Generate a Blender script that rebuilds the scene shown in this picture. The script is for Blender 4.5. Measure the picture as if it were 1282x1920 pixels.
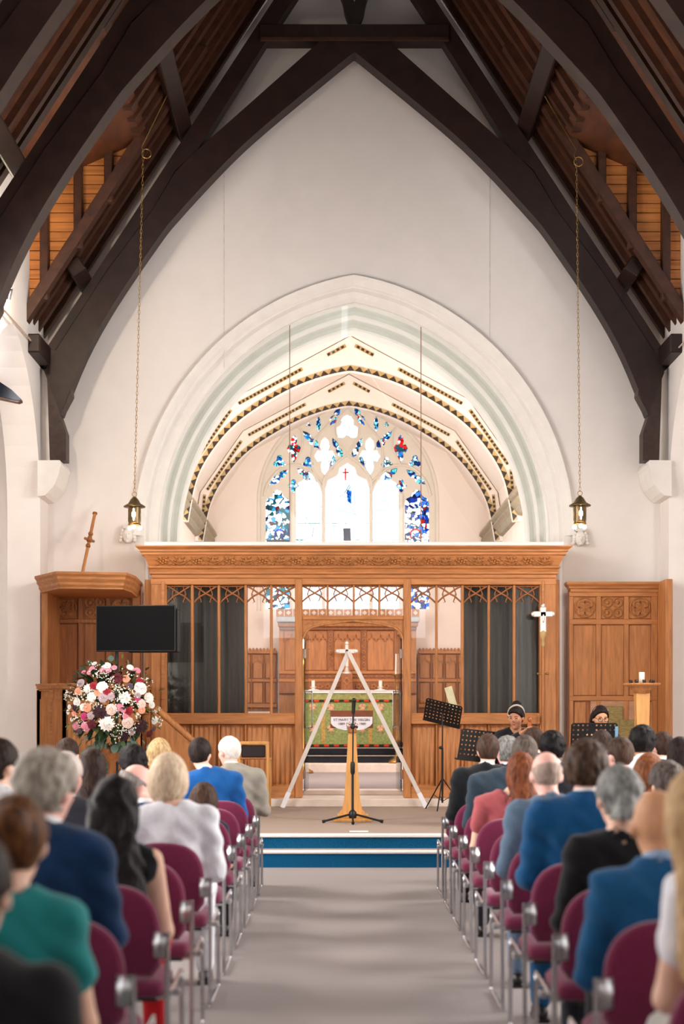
import bpy, math, random
import numpy as np
from mathutils import Vector, Matrix
from mathutils.geometry import tessellate_polygon, delaunay_2d_cdt
random.seed(7); np.random.seed(7)
for o in list(bpy.data.objects): bpy.data.objects.remove(o)
SC = bpy.context.scene
COL = SC.collection
F = 2667.0; VX = 630.0; VY = 1345.0; EYE = 1.5
X0 = 0.25                      # the church's own axis
XL, XR = -4.05, 4.55           # nave side walls
# ---------------------------------------------------------------- camera
cam_d = bpy.data.cameras.new('camera'); cam = bpy.data.objects.new('camera', cam_d); COL.objects.link(cam)
cam.location = (0, 0, EYE); cam.rotation_euler = (math.pi/2, 0, 0)
cam_d.lens = 50.0; cam_d.sensor_width = 36.0; cam_d.sensor_fit = 'AUTO'
cam_d.shift_x = (641-VX)/1920; cam_d.shift_y = (VY-960)/1920
cam_d.clip_start = 0.05; cam_d.clip_end = 200
cam_d.dof.use_dof = True; cam_d.dof.focus_distance = 18.8; cam_d.dof.aperture_fstop = 1.8
SC.camera = cam
# ---------------------------------------------------------------- world and light
w = bpy.data.worlds.new('overcast_sky'); SC.world = w; w.use_nodes = True
bg = w.node_tree.nodes['Background']; bg.inputs[0].default_value = (0.93, 0.97, 1.0, 1); bg.inputs[1].default_value = 2.6
def area(name, loc, size, power, rot, col=(1, 1, 1)):
    l = bpy.data.lights.new(name, 'AREA'); l.shape = 'RECTANGLE'; l.size, l.size_y = size; l.energy = power; l.color = col
    o = bpy.data.objects.new(name, l); COL.objects.link(o); o.location = loc; o.rotation_euler = rot
    return o
R90 = math.pi/2
area('left_aisle_window_daylight', (-5.9, 8.0, 3.5), (16.0, 3.4), 1500, (0, -R90*1.05, 0), (1, 0.97, 0.94))
area('right_aisle_window_daylight', (6.4, 8.0, 3.5), (16.0, 3.4), 1500, (0, R90*1.05, 0), (1, 0.97, 0.94))
area('left_roof_fill', (-3.7, 13.0, 7.6), (7.0, 1.2), 800, (0, -R90*0.72, 0), (1, 0.96, 0.92))  # added soft lamp under the roof, nearer than the modelled dormer
area('right_roof_fill', (4.2, 13.0, 7.6), (7.0, 1.2), 800, (0, R90*0.72, 0), (1, 0.96, 0.92))  # right-hand twin, added to brighten the nave
area('chancel_left_fill', (-2.35, 22.7, 4.2), (1.9, 2.0), 185, (0, -R90, 0.5), (1, 0.93, 0.92))  # added fill lamp turned east; the chancel wall has no opening here
area('chancel_right_fill', (2.85, 22.7, 4.2), (1.9, 2.0), 185, (0, R90, -0.5), (1, 0.93, 0.92))  # matching added fill, out of view behind the right jamb
SC.view_settings.view_transform = 'Standard'; SC.view_settings.look = 'None'
SC.view_settings.exposure = 0.55; SC.view_settings.gamma = 1.0; SC.view_settings.use_curve_mapping = False
# ---------------------------------------------------------------- helpers
def lin(c):
    out = []
    for v in c[:3]:
        v = v/255.0
        out.append(v/12.92 if v <= 0.04045 else ((v+0.055)/1.055)**2.4)
    return tuple(out)+(1.0,)
def W(px, py, d): return Vector(((px-VX)*d/F, d, EYE-(py-VY)*d/F))
def PX(px, d): return (px-VX)*d/F
def PZ(py, d): return EYE-(py-VY)*d/F
MATS = {}
def mat(name, col, rough=0.6, metal=0.0, var=0.12, scale=12, stretch=(1, 1, 1), bump=0.0, col2=None, spec=0.4, sheen=0.0, detail=4, trans=0.0, emit=None):
    if name in MATS: return MATS[name]
    m = bpy.data.materials.new(name); m.use_nodes = True
    nt = m.node_tree; b = nt.nodes['Principled BSDF']; L = nt.links.new
    b.inputs['Roughness'].default_value = rough; b.inputs['Metallic'].default_value = metal
    b.inputs['Specular IOR Level'].default_value = spec
    if sheen: b.inputs['Sheen Weight'].default_value = sheen
    c = lin(col)
    tc = nt.nodes.new('ShaderNodeTexCoord'); mp = nt.nodes.new('ShaderNodeMapping'); nz = nt.nodes.new('ShaderNodeTexNoise')
    mp.inputs['Scale'].default_value = stretch; L(tc.outputs['Object'], mp.inputs[0]); L(mp.outputs[0], nz.inputs['Vector'])
    nz.inputs['Scale'].default_value = scale; nz.inputs['Detail'].default_value = detail
    rp = nt.nodes.new('ShaderNodeValToRGB'); L(nz.outputs['Fac'], rp.inputs[0])
    rp.color_ramp.elements[0].position = 0.3; rp.color_ramp.elements[1].position = 0.7
    lo = tuple(max(0, v*(1-var)) for v in c[:3])+(1,); hi = tuple(min(1, v*(1+var)) for v in c[:3])+(1,)
    if col2: lo, hi = lin(col2), c
    rp.color_ramp.elements[0].color = lo; rp.color_ramp.elements[1].color = hi
    L(rp.outputs[0], b.inputs['Base Color'])
    if bump:
        bp = nt.nodes.new('ShaderNodeBump'); bp.inputs['Strength'].default_value = bump; bp.inputs['Distance'].default_value = 0.01
        L(nz.outputs['Fac'], bp.inputs['Height']); L(bp.outputs[0], b.inputs['Normal'])
    if emit:
        b.inputs['Emission Color'].default_value = lin(emit[0]); b.inputs['Emission Strength'].default_value = emit[1]
    MATS[name] = m; return m
def glass(name, tint=(1, 1, 1), refl=1.0, rough=0.0):
    if name in MATS: return MATS[name]
    m = bpy.data.materials.new(name); m.use_nodes = True; nt = m.node_tree; nt.nodes.clear(); L = nt.links.new
    out = nt.nodes.new('ShaderNodeOutputMaterial'); t = nt.nodes.new('ShaderNodeBsdfTransparent'); g = nt.nodes.new('ShaderNodeBsdfGlossy')
    mx = nt.nodes.new('ShaderNodeMixShader'); fr = nt.nodes.new('ShaderNodeFresnel'); fr.inputs[0].default_value = 1.5
    mu = nt.nodes.new('ShaderNodeMath'); mu.operation = 'MULTIPLY'; mu.inputs[1].default_value = refl
    t.inputs[0].default_value = tint+(1,); g.inputs['Roughness'].default_value = rough
    L(fr.outputs[0], mu.inputs[0]); L(mu.outputs[0], mx.inputs[0]); L(t.outputs[0], mx.inputs[1]); L(g.outputs[0], mx.inputs[2]); L(mx.outputs[0], out.inputs[0])
    MATS[name] = m; return m
class MB:
    def __init__(s): s.v = []; s.f = []; s.sm = []
    def add(s, vs, fs, smooth=False):
        k = len(s.v); s.v += [tuple(p) for p in vs]
        for f in fs: s.f.append(tuple(i+k for i in f)); s.sm.append(smooth)
        return s
    def box(s, x0, x1, y0, y1, z0, z1, ch=0.0):
        if ch <= 0:
            vs = [(x, y, z) for z in (z0, z1) for y in (y0, y1) for x in (x0, x1)]
            return s.add(vs, [(0, 2, 3, 1), (4, 5, 7, 6), (0, 1, 5, 4), (2, 6, 7, 3), (0, 4, 6, 2), (1, 3, 7, 5)])
        ch = min(ch, (x1-x0)*.49, (y1-y0)*.49, (z1-z0)*.49)
        vs = []; idx = {}
        for sx in (0, 1):
            for sy in (0, 1):
                for sz in (0, 1):
                    c = ((x0, x1)[sx], (y0, y1)[sy], (z0, z1)[sz]); ins = ((ch, -ch)[sx], (ch, -ch)[sy], (ch, -ch)[sz])
                    for ax in range(3):
                        idx[(sx, sy, sz, ax)] = len(vs)
                        vs.append(tuple(c[a] if a == ax else c[a]+ins[a] for a in range(3)))
        fs = []
        for ax in range(3):
            a, b = [q for q in range(3) if q != ax]
            for sg in (0, 1):
                q = []
                for (u, t) in ((0, 0), (1, 0), (1, 1), (0, 1)):
                    key = [0, 0, 0]; key[ax] = sg; key[a] = u; key[b] = t; q.append(idx[(key[0], key[1], key[2], ax)])
                fs.append(tuple(q))
            for u in (0, 1):
                for t in (0, 1):
                    k0 = [0, 0, 0]; k1 = [0, 0, 0]; k0[ax] = 0; k1[ax] = 1
                    for k in (k0, k1): k[a] = u; k[b] = t
                    fs.append((idx[tuple(k0)+(a,)], idx[tuple(k1)+(a,)], idx[tuple(k1)+(b,)], idx[tuple(k0)+(b,)]))
        for sx in (0, 1):
            for sy in (0, 1):
                for sz in (0, 1): fs.append(tuple(idx[(sx, sy, sz, q)] for q in range(3)))
        return s.add(vs, fs)
    def tube(s, pts, r, n=8, cap=True, smooth=True, closed=False):
        pts = [Vector(p) for p in pts]; N = len(pts); rs = r if isinstance(r, (list, tuple)) else [r]*N
        vs = []; prev = None
        for i, p in enumerate(pts):
            if closed: t = pts[(i+1) % N]-pts[i-1]
            else: t = (pts[min(i+1, N-1)]-pts[max(i-1, 0)])
            t.normalize()
            if prev is None:
                u = t.orthogonal().normalized()
            else:
                u = prev-t*prev.dot(t)
                u = t.orthogonal().normalized() if u.length < 1e-6 else u.normalized()
            prev = u; q = t.cross(u)
            for k in range(n):
                a = 2*math.pi*k/n; vs.append(p+(u*math.cos(a)+q*math.sin(a))*rs[i])
        fs = []
        for i in range(N if closed else N-1):
            j = (i+1) % N
            for k in range(n): fs.append((i*n+k, i*n+(k+1) % n, j*n+(k+1) % n, j*n+k))
        s.add(vs, fs, smooth)
        if cap and not closed: s.add([vs[k] for k in range(n)], [tuple(range(n))[::-1]]); s.add(vs[-n:], [tuple(range(n))])
        return s
    def lathe(s, prof, c=(0, 0, 0), n=16, smooth=True):
        vs = []; fs = []
        for (r, z) in prof:
            for k in range(n):
                a = 2*math.pi*k/n; vs.append((c[0]+r*math.cos(a), c[1]+r*math.sin(a), c[2]+z))
        for i in range(len(prof)-1):
            for k in range(n): fs.append((i*n+k, i*n+(k+1) % n, (i+1)*n+(k+1) % n, (i+1)*n+k))
        return s.add(vs, fs, smooth)
    def ball(s, c, r, n=10, m=7, smooth=True):
        r = r if isinstance(r, (list, tuple)) else (r, r, r)
        vs = []; fs = []
        for i in range(m+1):
            th = math.pi*i/m
            for k in range(n):
                a = 2*math.pi*k/n
                vs.append((c[0]+r[0]*math.sin(th)*math.cos(a), c[1]+r[1]*math.sin(th)*math.sin(a), c[2]+r[2]*math.cos(th)))
        for i in range(m):
            for k in range(n): fs.append((i*n+k, (i+1)*n+k, (i+1)*n+(k+1) % n, i*n+(k+1) % n))
        return s.add(vs, fs, smooth)
    def plate(s, outer, holes, y0, y1, plane='XZ'):
        """a flat slab with holes: 2-D outlines (u,v), from y0 to y1 along the third axis"""
        loops = [outer]+list(holes)
        P = [[Vector((p[0], p[1], 0)) for p in lp] for lp in loops]
        flat = [p for lp in P for p in lp]
        if len(loops) == 1: tris = tessellate_polygon(P)
        else:
            ed = []; k = 0
            for lp in P:
                ed += [(k+i, k+(i+1) % len(lp)) for i in range(len(lp))]; k += len(lp)
            vo, _, fo, ov, _, _ = delaunay_2d_cdt([p.to_2d() for p in flat], ed, [], 0, 1e-7)
            def inside(c, lp):
                r = False; n_ = len(lp)
                for i in range(n_):
                    a, b = lp[i], lp[i-1]
                    if (a.y > c[1]) != (b.y > c[1]) and c[0] < (b.x-a.x)*(c[1]-a.y)/(b.y-a.y)+a.x: r = not r
                return r
            bbs = [(min(p.x for p in lp), max(p.x for p in lp), min(p.y for p in lp), max(p.y for p in lp)) for lp in P]
            tris = []
            for f in fo:
                c = ((vo[f[0]].x+vo[f[1]].x+vo[f[2]].x)/3, (vo[f[0]].y+vo[f[1]].y+vo[f[2]].y)/3)
                if not inside(c, P[0]): continue
                if any(q[0] < c[0] < q[1] and q[2] < c[1] < q[3] and inside(c, lp) for lp, q in zip(P[1:], bbs[1:])): continue
                if all(ov[i] for i in f): tris.append(tuple(ov[i][0] for i in f))
        def m(p, t):
            if plane == 'XZ': return (p[0], t, p[1])
            if plane == 'YZ': return (t, p[0], p[1])
            return (p[0], p[1], t)
        n = len(flat)
        vs = [m(p, y0) for p in flat]+[m(p, y1) for p in flat]
        fs = [tuple(t) for t in tris]+[tuple(i+n for i in t[::-1]) for t in tris]
        k = 0
        for lp in P:
            c = len(lp)
            for i in range(c): fs.append((k+i, k+(i+1) % c, n+k+(i+1) % c, n+k+i))
            k += c
        return s.add(vs, fs)
    def xform(s, M):
        s.v = [tuple(M @ Vector(p)) for p in s.v]; return s
    def mesh(s, name, m=None):
        me = bpy.data.meshes.new(name); me.from_pydata(s.v, [], s.f); me.validate()
        if len(me.polygons) == len(s.sm): me.polygons.foreach_set('use_smooth', s.sm)
        import bmesh
        bm = bmesh.new(); bm.from_mesh(me); bmesh.ops.recalc_face_normals(bm, faces=bm.faces); bm.to_mesh(me); bm.free()
        if m: me.materials.append(m)
        return me
    def build(s, name, m=None, parent=None, loc=None): return link(name, s.mesh(name, m), parent, loc)
def link(name, me, parent=None, loc=None, rot=None, scale=None):
    o = bpy.data.objects.new(name, me); COL.objects.link(o)
    if parent: o.parent = parent
    if loc is not None: o.location = loc
    if rot is not None: o.rotation_euler = rot
    if scale is not None: o.scale = scale
    return o
def tag(o, label=None, cat=None, group=None, kind=None):
    if label: o['label'] = label
    if cat: o['category'] = cat
    if group: o['group'] = group
    if kind: o['kind'] = kind
    return o
def thing(name, label, cat, loc=(0, 0, 0), rz=0.0, group=None):
    o = bpy.data.objects.new(name, None); COL.objects.link(o); o.location = loc; o.rotation_euler = (0, 0, rz)
    o.empty_display_size = 0.1
    return tag(o, label, cat, group)
def struct(mb, name, m, parent=None):
    o = mb.build(name, m, parent)
    if parent is None: o['kind'] = 'structure'
    return o
def arch(a, c, zs, n=14, zbot=None):
    """two-centred pointed arch: half span a, centres set over by c, springing zs; left foot to right foot"""
    R = a+c; t = math.acos(c/R); pts = []
    if zbot is not None: pts.append((-a, zbot))
    for i in range(n+1): th = t*i/n; pts.append((c-R*math.cos(th), zs+R*math.sin(th)))
    for i in range(n-1, -1, -1): th = t*i/n; pts.append((-c+R*math.cos(th), zs+R*math.sin(th)))
    if zbot is not None: pts.append((a, zbot))
    return pts
def smooth_curve(pts, n=6):
    P = [Vector(p) for p in pts]; out = []
    for i in range(len(P)-1):
        p0 = P[max(i-1, 0)]; p1 = P[i]; p2 = P[i+1]; p3 = P[min(i+2, len(P)-1)]
        for k in range(n):
            t = k/n
            out.append(0.5*((2*p1)+(p2-p0)*t+(2*p0-5*p1+4*p2-p3)*t*t+(3*p1-p0-3*p2+p3)*t**3))
    out.append(P[-1]); return [tuple(p) for p in out]
# ---------------------------------------------------------------- materials
M_wall = mat('white_plaster', (238, 231, 226), 0.85, var=0.02, scale=3, bump=0.05)
M_cream = mat('cream_plaster', (243, 226, 214), 0.85, var=0.02, scale=3)
M_stone = mat('white_painted_stone', (236, 231, 225), 0.8, var=0.03, scale=6, bump=0.06)
M_roof = mat('dark_roof_oak', (40, 23, 17), 0.5, var=0.35, scale=6, stretch=(1, 1, 1), bump=0.15, spec=0.35)
M_rafter = mat('brown_rafter_oak', (66, 36, 21), 0.5, var=0.35, scale=9, bump=0.15)
M_board = mat('roof_boarding', (84, 46, 25), 0.55, var=0.35, scale=7, stretch=(1, .3, 1), bump=0.1)
M_pine = mat('varnished_pine', (196, 124, 62), 0.45, var=0.25, scale=4, stretch=(.3, 1, 6), bump=0.05)
M_oak = mat('golden_oak', (182, 120, 70), 0.5, var=0.22, scale=9, stretch=(3, 3, .35), bump=0.08)
M_oakd = mat('mid_oak', (150, 92, 50), 0.5, var=0.25, scale=9, stretch=(3, 3, .35), bump=0.08)
M_oakh = mat('golden_oak_rail', (182, 120, 70), 0.5, var=0.22, scale=9, stretch=(.35, 3, 3), bump=0.08)
M_carve = mat('carved_oak', (170, 108, 56), 0.5, var=0.25, scale=20, bump=0.1)
M_carpet = mat('taupe_carpet', (152, 143, 140), 0.95, var=0.14, scale=170, bump=0.3, spec=0.1)
M_carpet2 = mat('beige_platform_carpet', (168, 149, 136), 0.95, var=0.10, scale=170, bump=0.3, spec=0.1)
M_blue = mat('blue_step_carpet', (22, 92, 134), 0.95, var=0.35, scale=140, bump=0.3, spec=0.1)
M_nose = mat('white_step_nosing', (232, 226, 222), 0.6, var=0.03)
M_step = mat('pale_stone', (222, 205, 190), 0.7, var=0.08, scale=5, bump=0.05)
M_tile = mat('black_step_tile', (34, 36, 40), 0.12, var=0.2, scale=8)
M_lead = mat('window_stone', (232, 220, 205), 0.8, var=0.03, scale=6)
M_black = mat('black_metal', (22, 20, 20), 0.45, var=0.1, spec=0.4)
M_chrome = mat('chrome', (205, 205, 208), 0.18, 1.0, var=0.03)
M_steel = mat('brushed_steel', (190, 190, 192), 0.35, 1.0, var=0.05)
M_brass = mat('aged_brass', (176, 140, 84), 0.35, 1.0, var=0.15)
M_gold = mat('gold_paint', (190, 158, 104), 0.5, var=0.1)
M_dark = mat('dark_brown_paint', (54, 36, 26), 0.6, var=0.15)
M_cloth = mat('white_linen', (240, 234, 228), 0.9, var=0.03)
M_candle = mat('white_wax', (240, 234, 222), 0.5, var=0.02)
M_pane = glass('clear_glass', (0.97, 0.985, 0.98), 0.8)
M_gpane = glass('arch_glass', (0.95, 0.985, 0.975), 0.8)
# ================================================================ the shell
struct(MB().box(-9, 9.5, -4, 14.2, -0.2, 0.0), 'floor', M_carpet)
# platform, its two steps (blue risers, white nosings)
struct(MB().box(XL-2.5, XR+2.5, 14.6, 20.6, 0.0, 0.29), 'floor_platform', M_carpet2)
s1 = struct(MB().box(XL-2.5, XR+2.5, 14.2, 14.6, 0.0, 0.14), 'step_lower', M_blue)
MB().box(XL-2.5, XR+2.5, 14.165, 14.26, 0.14, 0.17, .008).build('nosing', M_nose, s1)
MB().box(XL-2.5, XR+2.5, 14.26, 14.6, 0.14, 0.155).build('tread', M_carpet2, s1)
s2 = struct(MB().box(XL-2.5, XR+2.5, 14.595, 14.6, 0.155, 0.27), 'step_upper', M_blue)
MB().box(XL-2.5, XR+2.5, 14.56, 14.66, 0.27, 0.305, .008).build('nosing', M_nose, s2)
st = struct(MB().box(X0-2.9, X0+2.9, 19.15, 20.6, 0.29, 0.40, .01), 'step_screen', M_step)
struct(MB().box(X0-3.4, X0+3.4, 20.6, 26.7, 0.2, 0.47), 'floor_chancel', M_carpet)
MB().box(X0-2.5, X0+2.5, 20.1, 20.6, 0.40, 0.468, .008).build('threshold', M_step, st)
struct(MB().box(X0-3.2, X0+3.2, 26.7, 31, 0.2, 0.63, .012), 'step_sanctuary', M_step)
struct(MB().box(X0-3.1, X0+3.1, 27.2, 31, 0.63, 0.77, .012), 'step_altar_lower', M_tile)
struct(MB().box(X0-3.1, X0+3.1, 27.6, 31, 0.77, 0.91, .012), 'step_altar_upper', M_tile)
for (y, z, nm) in ((27.19, .755, 'trim_1'), (27.59, .895, 'trim_2')):
    struct(MB().box(X0-3.1, X0+3.1, y-.01, y+.012, z, z+.022), nm, mat('grey_step_edge', (150, 140, 130), .4))
# side walls with the last arcade arch, tall enough for the dormers
def side_wall(name, x, sgn):
    outer = [(-4, -0.2), (20.1, -0.2), (20.1, 6.9), (18.8, 6.9), (18.8, 8.3), (15.3, 8.3), (15.3, 6.9), (-4, 6.9)]
    holes = []
    for c in (17.85, 13.3, 8.8, 4.3):
        holes.append([(c+p[0], p[1]) for p in arch(1.62, 0.55, 4.35, 10, 0.3)])
    a, b = (x, x-sgn*.45) if sgn > 0 else (x, x+.45)
    t0, t1 = (x-.45, x) if sgn < 0 else (x, x+.45)
    o = struct(MB().plate(outer, holes, t0, t1, 'YZ'), name, M_wall)
    return o
wl = side_wall('wall_left', XL, -1); wr = side_wall('wall_right', XR, 1)
# aisle walls behind the arcades, with window openings
for (nm, x0, x1) in (('wall_left_aisle', -6.2, -6.0), ('wall_right_aisle', 6.5, 6.7)):
    outer = [(-4, -.2), (20.1, -.2), (20.1, 5.9), (-4, 5.9)]
    holes = [[(c-1.7, 1.9), (c+1.7, 1.9), (c+1.7, 5.2), (c-1.7, 5.2)] for c in (2.5, 7.0, 11.5)]
    struct(MB().plate(outer, holes, x0, x1, 'YZ'), nm, M_wall)
struct(MB().box(-6.2, XL-.45, 20.0, 20.1, -.2, 5.9), 'wall_left_aisle_end', M_wall)
struct(MB().box(XR+.45, 6.7, 20.0, 20.1, -.2, 5.9), 'wall_right_aisle_end', M_wall)
struct(MB().box(-6.2, XL-.45, -4, 20.1, 5.9, 6.0), 'ceiling_left_aisle', M_wall)
struct(MB().box(XR+.45, 6.7, -4, 20.1, 5.9, 6.0), 'ceiling_right_aisle', M_wall)
# west wall behind the camera with three lancets
struct(MB().plate([(XL-.45, -.2), (XR+.45, -.2), (XR+.45, 6.3), (X0, 13.4), (XL-.45, 6.3)], [[(X0+c+p[0], p[1]) for p in arch(.55, .5, 7.2, 8, 3.9)] for c in (-1.9, 0, 1.9)], -4.2, -4.0), 'wall_back', M_wall)
# gable wall with the chancel arch
AC, AZ = 0.62, 4.05
def sx(p): return (p[0]+X0, p[1])
outer = [(XL-.45, -.2), (XR+.45, -.2), (XR+.45, 6.3), (X0, 13.4), (XL-.45, 6.3)]
hole = [sx(p) for p in arch(2.95, AC, AZ, 22, 0.30)]
wf = struct(MB().plate(outer, [hole], 20.0, 20.25), 'wall_front', M_wall)
for px in (420, 918):
    MB().box(PX(px, 20)-.006, PX(px, 20)+.006, 19.994, 20.002, PZ(690 if px < 600 else 640, 20), PZ(230, 20)).build('seam', mat('plaster_seam', (222, 214, 208), .9), wf)
# arch orders swept along the opening
def sweep_arch(prof, name, m, zbot, n=26, parent=None):
    rows = []
    for (a, y) in prof: rows.append([(p[0]+X0, y, p[1]) for p in arch(a, AC, AZ, n, zbot)])
    mb = MB(); K = len(rows[0]); vs = [p for r in rows for p in r]; fs = []
    for i in range(len(rows)-1):
        for k in range(K-1): fs.append((i*K+k, i*K+k+1, (i+1)*K+k+1, (i+1)*K+k))
    mb.add(vs, fs, False)
    o = mb.build(name, m, parent)
    if parent is None: o['kind'] = 'structure'
    return o
tr = sweep_arch([(2.96, 20.0), (2.93, 20.02), (2.90, 20.10), (2.83, 20.14), (2.77, 20.15), (2.77, 20.42), (2.73, 20.46), (2.68, 20.47), (2.665, 20.52), (2.665, 20.68), (2.62, 20.72), (2.57, 20.73), (2.55, 20.78), (2.55, 21.1), (3.2, 21.1)], 'trim_3', M_stone, 0.30)
sweep_arch([(3.10, 20.0), (3.11, 19.95), (3.08, 19.91), (3.04, 19.93), (3.0, 19.96), (2.96, 20.0)], 'hood_mould', M_stone, 4.35, parent=tr)
# chancel shell
CE = 30.2
struct(MB().box(X0-3.25, X0-3.0, 21.1, CE+.4, 0.2, 5.6), 'wall_chancel_left', M_cream)
struct(MB().box(X0+3.0, X0+3.25, 21.1, CE+.4, 0.2, 5.6), 'wall_chancel_right', M_cream)
struct(MB().plate([(X0-3.25, .2), (X0+3.25, .2), (X0+3.25, 8.9), (X0-3.25, 8.9)], [[sx(p) for p in arch(2.6, AC, AZ, 22, .35)]], 21.0, 21.1), 'wall_chancel_front', M_cream)
cprof = [(-3.02, 5.3), (-2.92, 5.9), (-2.08, 7.1), (0, 8.22), (2.08, 7.1), (2.92, 5.9), (3.02, 5.3)]
oprof = [(x*1.05, z+.12) for (x, z) in cprof]
struct(MB().plate([sx(p) for p in cprof]+[sx(p) for p in oprof[::-1]], [], 21.1, CE+.4), 'ceiling_chancel', M_cream)
# chancel end wall with the big window opening
WA = 1.78; WC = 0.25; WZ = 6.05; WB = PZ(1142, CE)
wo = [sx(p) for p in arch(1.93, WC, WZ, 16, WB-.05)]
struct(MB().plate([(X0-3.25, .2), (X0+3.25, .2), (X0+3.25, 8.6), (X0-3.25, 8.6)], [wo], CE-.12, CE+.25), 'wall_chancel_end', M_cream)
# ---------------------------------------------------------------- nave roof
SL = 1.533
def roof_x(z, off=0.0): return -(1.34+off)-(11.3-z)/SL       # underside of the rafters, relative to the axis (left)
ce = None
def slope_plate(sgn, y0, y1, z0, z1, o0, o1):
    q = [(roof_x(z0, o0), z0), (min(roof_x(z1, o0), 0), z1), (min(roof_x(z1, o1), 0), z1+.02), (roof_x(z0, o1), z0)]
    return [(X0-sgn*(-p[0])*-1 if False else X0+(p[0] if sgn < 0 else -p[0]), p[1]) for p in q]
apex = 11.3+1.34*SL
ceil = None
for sgn in (-1, 1):
    for (y0, y1, zb) in ((-4, 15.45, 6.2), (15.45, 18.75, 9.13), (18.75, 20.1, 6.2)):
        o = MB().plate(slope_plate(sgn, y0, y1, zb, apex, .09, .17), [], y0, y1)
        if ceil is None: ceil = struct(o, 'ceiling', M_board)
        else: o.build('roof_boarding', M_board, ceil)
# common rafters, all one mesh per side
for sgn in (-1, 1):
    long = MB().plate(slope_plate(sgn, 0, 0, 6.2, apex-.05, 0.0, .10), [], -.045, .045).mesh('rafter', M_rafter)
    short = MB().plate(slope_plate(sgn, 0, 0, 9.07, apex-.05, 0.0, .10), [], -.045, .045).mesh('rafter', M_rafter)
    y = 9.2
    while y < 19.95:
        link('rafter', short if 15.4 < y < 18.65 else long, ceil, (0, y, 0)); y += 0.34
    # purlins along the nave
    for (x, z) in ((-2.36, 9.60), (-3.72, 7.50)):
        for (y0, y1) in (((9.0, 19.72),) if z > 9 else ((9.0, 15.7), (18.9, 19.72))):
            mb = MB(); c = math.atan(SL)
            mb.box(-.11, .11, y0, y1, -.10, .10, .015).xform(Matrix.Translation((X0+sgn*-x, 0, z)) @ Matrix.Rotation(-sgn*(c-R90)*1.0, 4, 'Y'))
            mb.build('purlin', M_roof, ceil)
    # dormer: trimmer rafters, planked cheek, its ceiling
    mb = MB().plate(slope_plate(sgn, 0, 0, 6.1, 10.3, -.05, .10), [], 18.62, 18.78); mb.build('trimmer_rafter', M_rafter, ceil)
    mb = MB().plate(slope_plate(sgn, 0, 0, 6.1, 10.3, -.02, .10), [], 15.42, 15.56); mb.build('trimmer_rafter', M_rafter, ceil)
    wx = (XL-X0) if sgn < 0 else -(XR-X0)
    zt = 9.05; z = 6.55; k = 0
    while z < zt:
        z1 = min(z+.125, zt)
        xr0, xr1 = roof_x(z, .04), roof_x(z1, .04)
        xl = max(wx-.02, -4.35)
        top = 8.5+(xr1-wx)*.9
        q = [(xl, z), (max(xr0, xl+.01), z), (max(xr1, xl+.02), z1-.012), (xl, z1-.012)]
        if xr1 > xl: MB().plate([(X0+(p[0] if sgn < 0 else -p[0]), p[1]) for p in q], [], 18.80, 18.83).build('plank', M_pine, ceil)
        z += .125
    def gx(v): return X0+(v if sgn < 0 else -v)
    q = [(gx(wx-.5), 6.3), (gx(roof_x(6.3, .08)), 6.3), (gx(roof_x(9.1, .08)), 9.1), (gx(wx-.5), 9.1)]
    MB().plate(q, [], 18.835, 18.87).build('dormer_cheek', M_dark, ceil)
    MB().plate([(gx(wx-.5), 8.25), (gx(roof_x(9.12, .05)), 9.12), (gx(roof_x(9.22, .05)), 9.22), (gx(wx-.5), 8.35)], [], 15.4, 18.87).build('dormer_ceiling', M_board, ceil)
    for (px, za) in ((84, 6.6), (147, 7.0), (204, 8.3)):
        x = (px-VX)*18.75/F-X0
        zr = 11.3+(x+1.34)*SL
        MB().box(gx(x)-.055, gx(x)+.055, 18.68, 18.80, zr-.1, min(9.05, zr+1.6), .01).build('dormer_stud', M_rafter, ceil)
    # wall plate
    x = wx+.12
    MB().box(min(gx(wx-.1), gx(wx+.16)), max(gx(wx-.1), gx(wx+.16)), 9, 15.5, 6.35, 6.55, .02).build('wall_plate', M_roof, ceil)
    MB().box(min(gx(wx-.1), gx(wx+.16)), max(gx(wx-.1), gx(wx+.16)), 18.7, 19.95, 6.3, 6.55, .02).build('wall_plate', M_roof, ceil)
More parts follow.
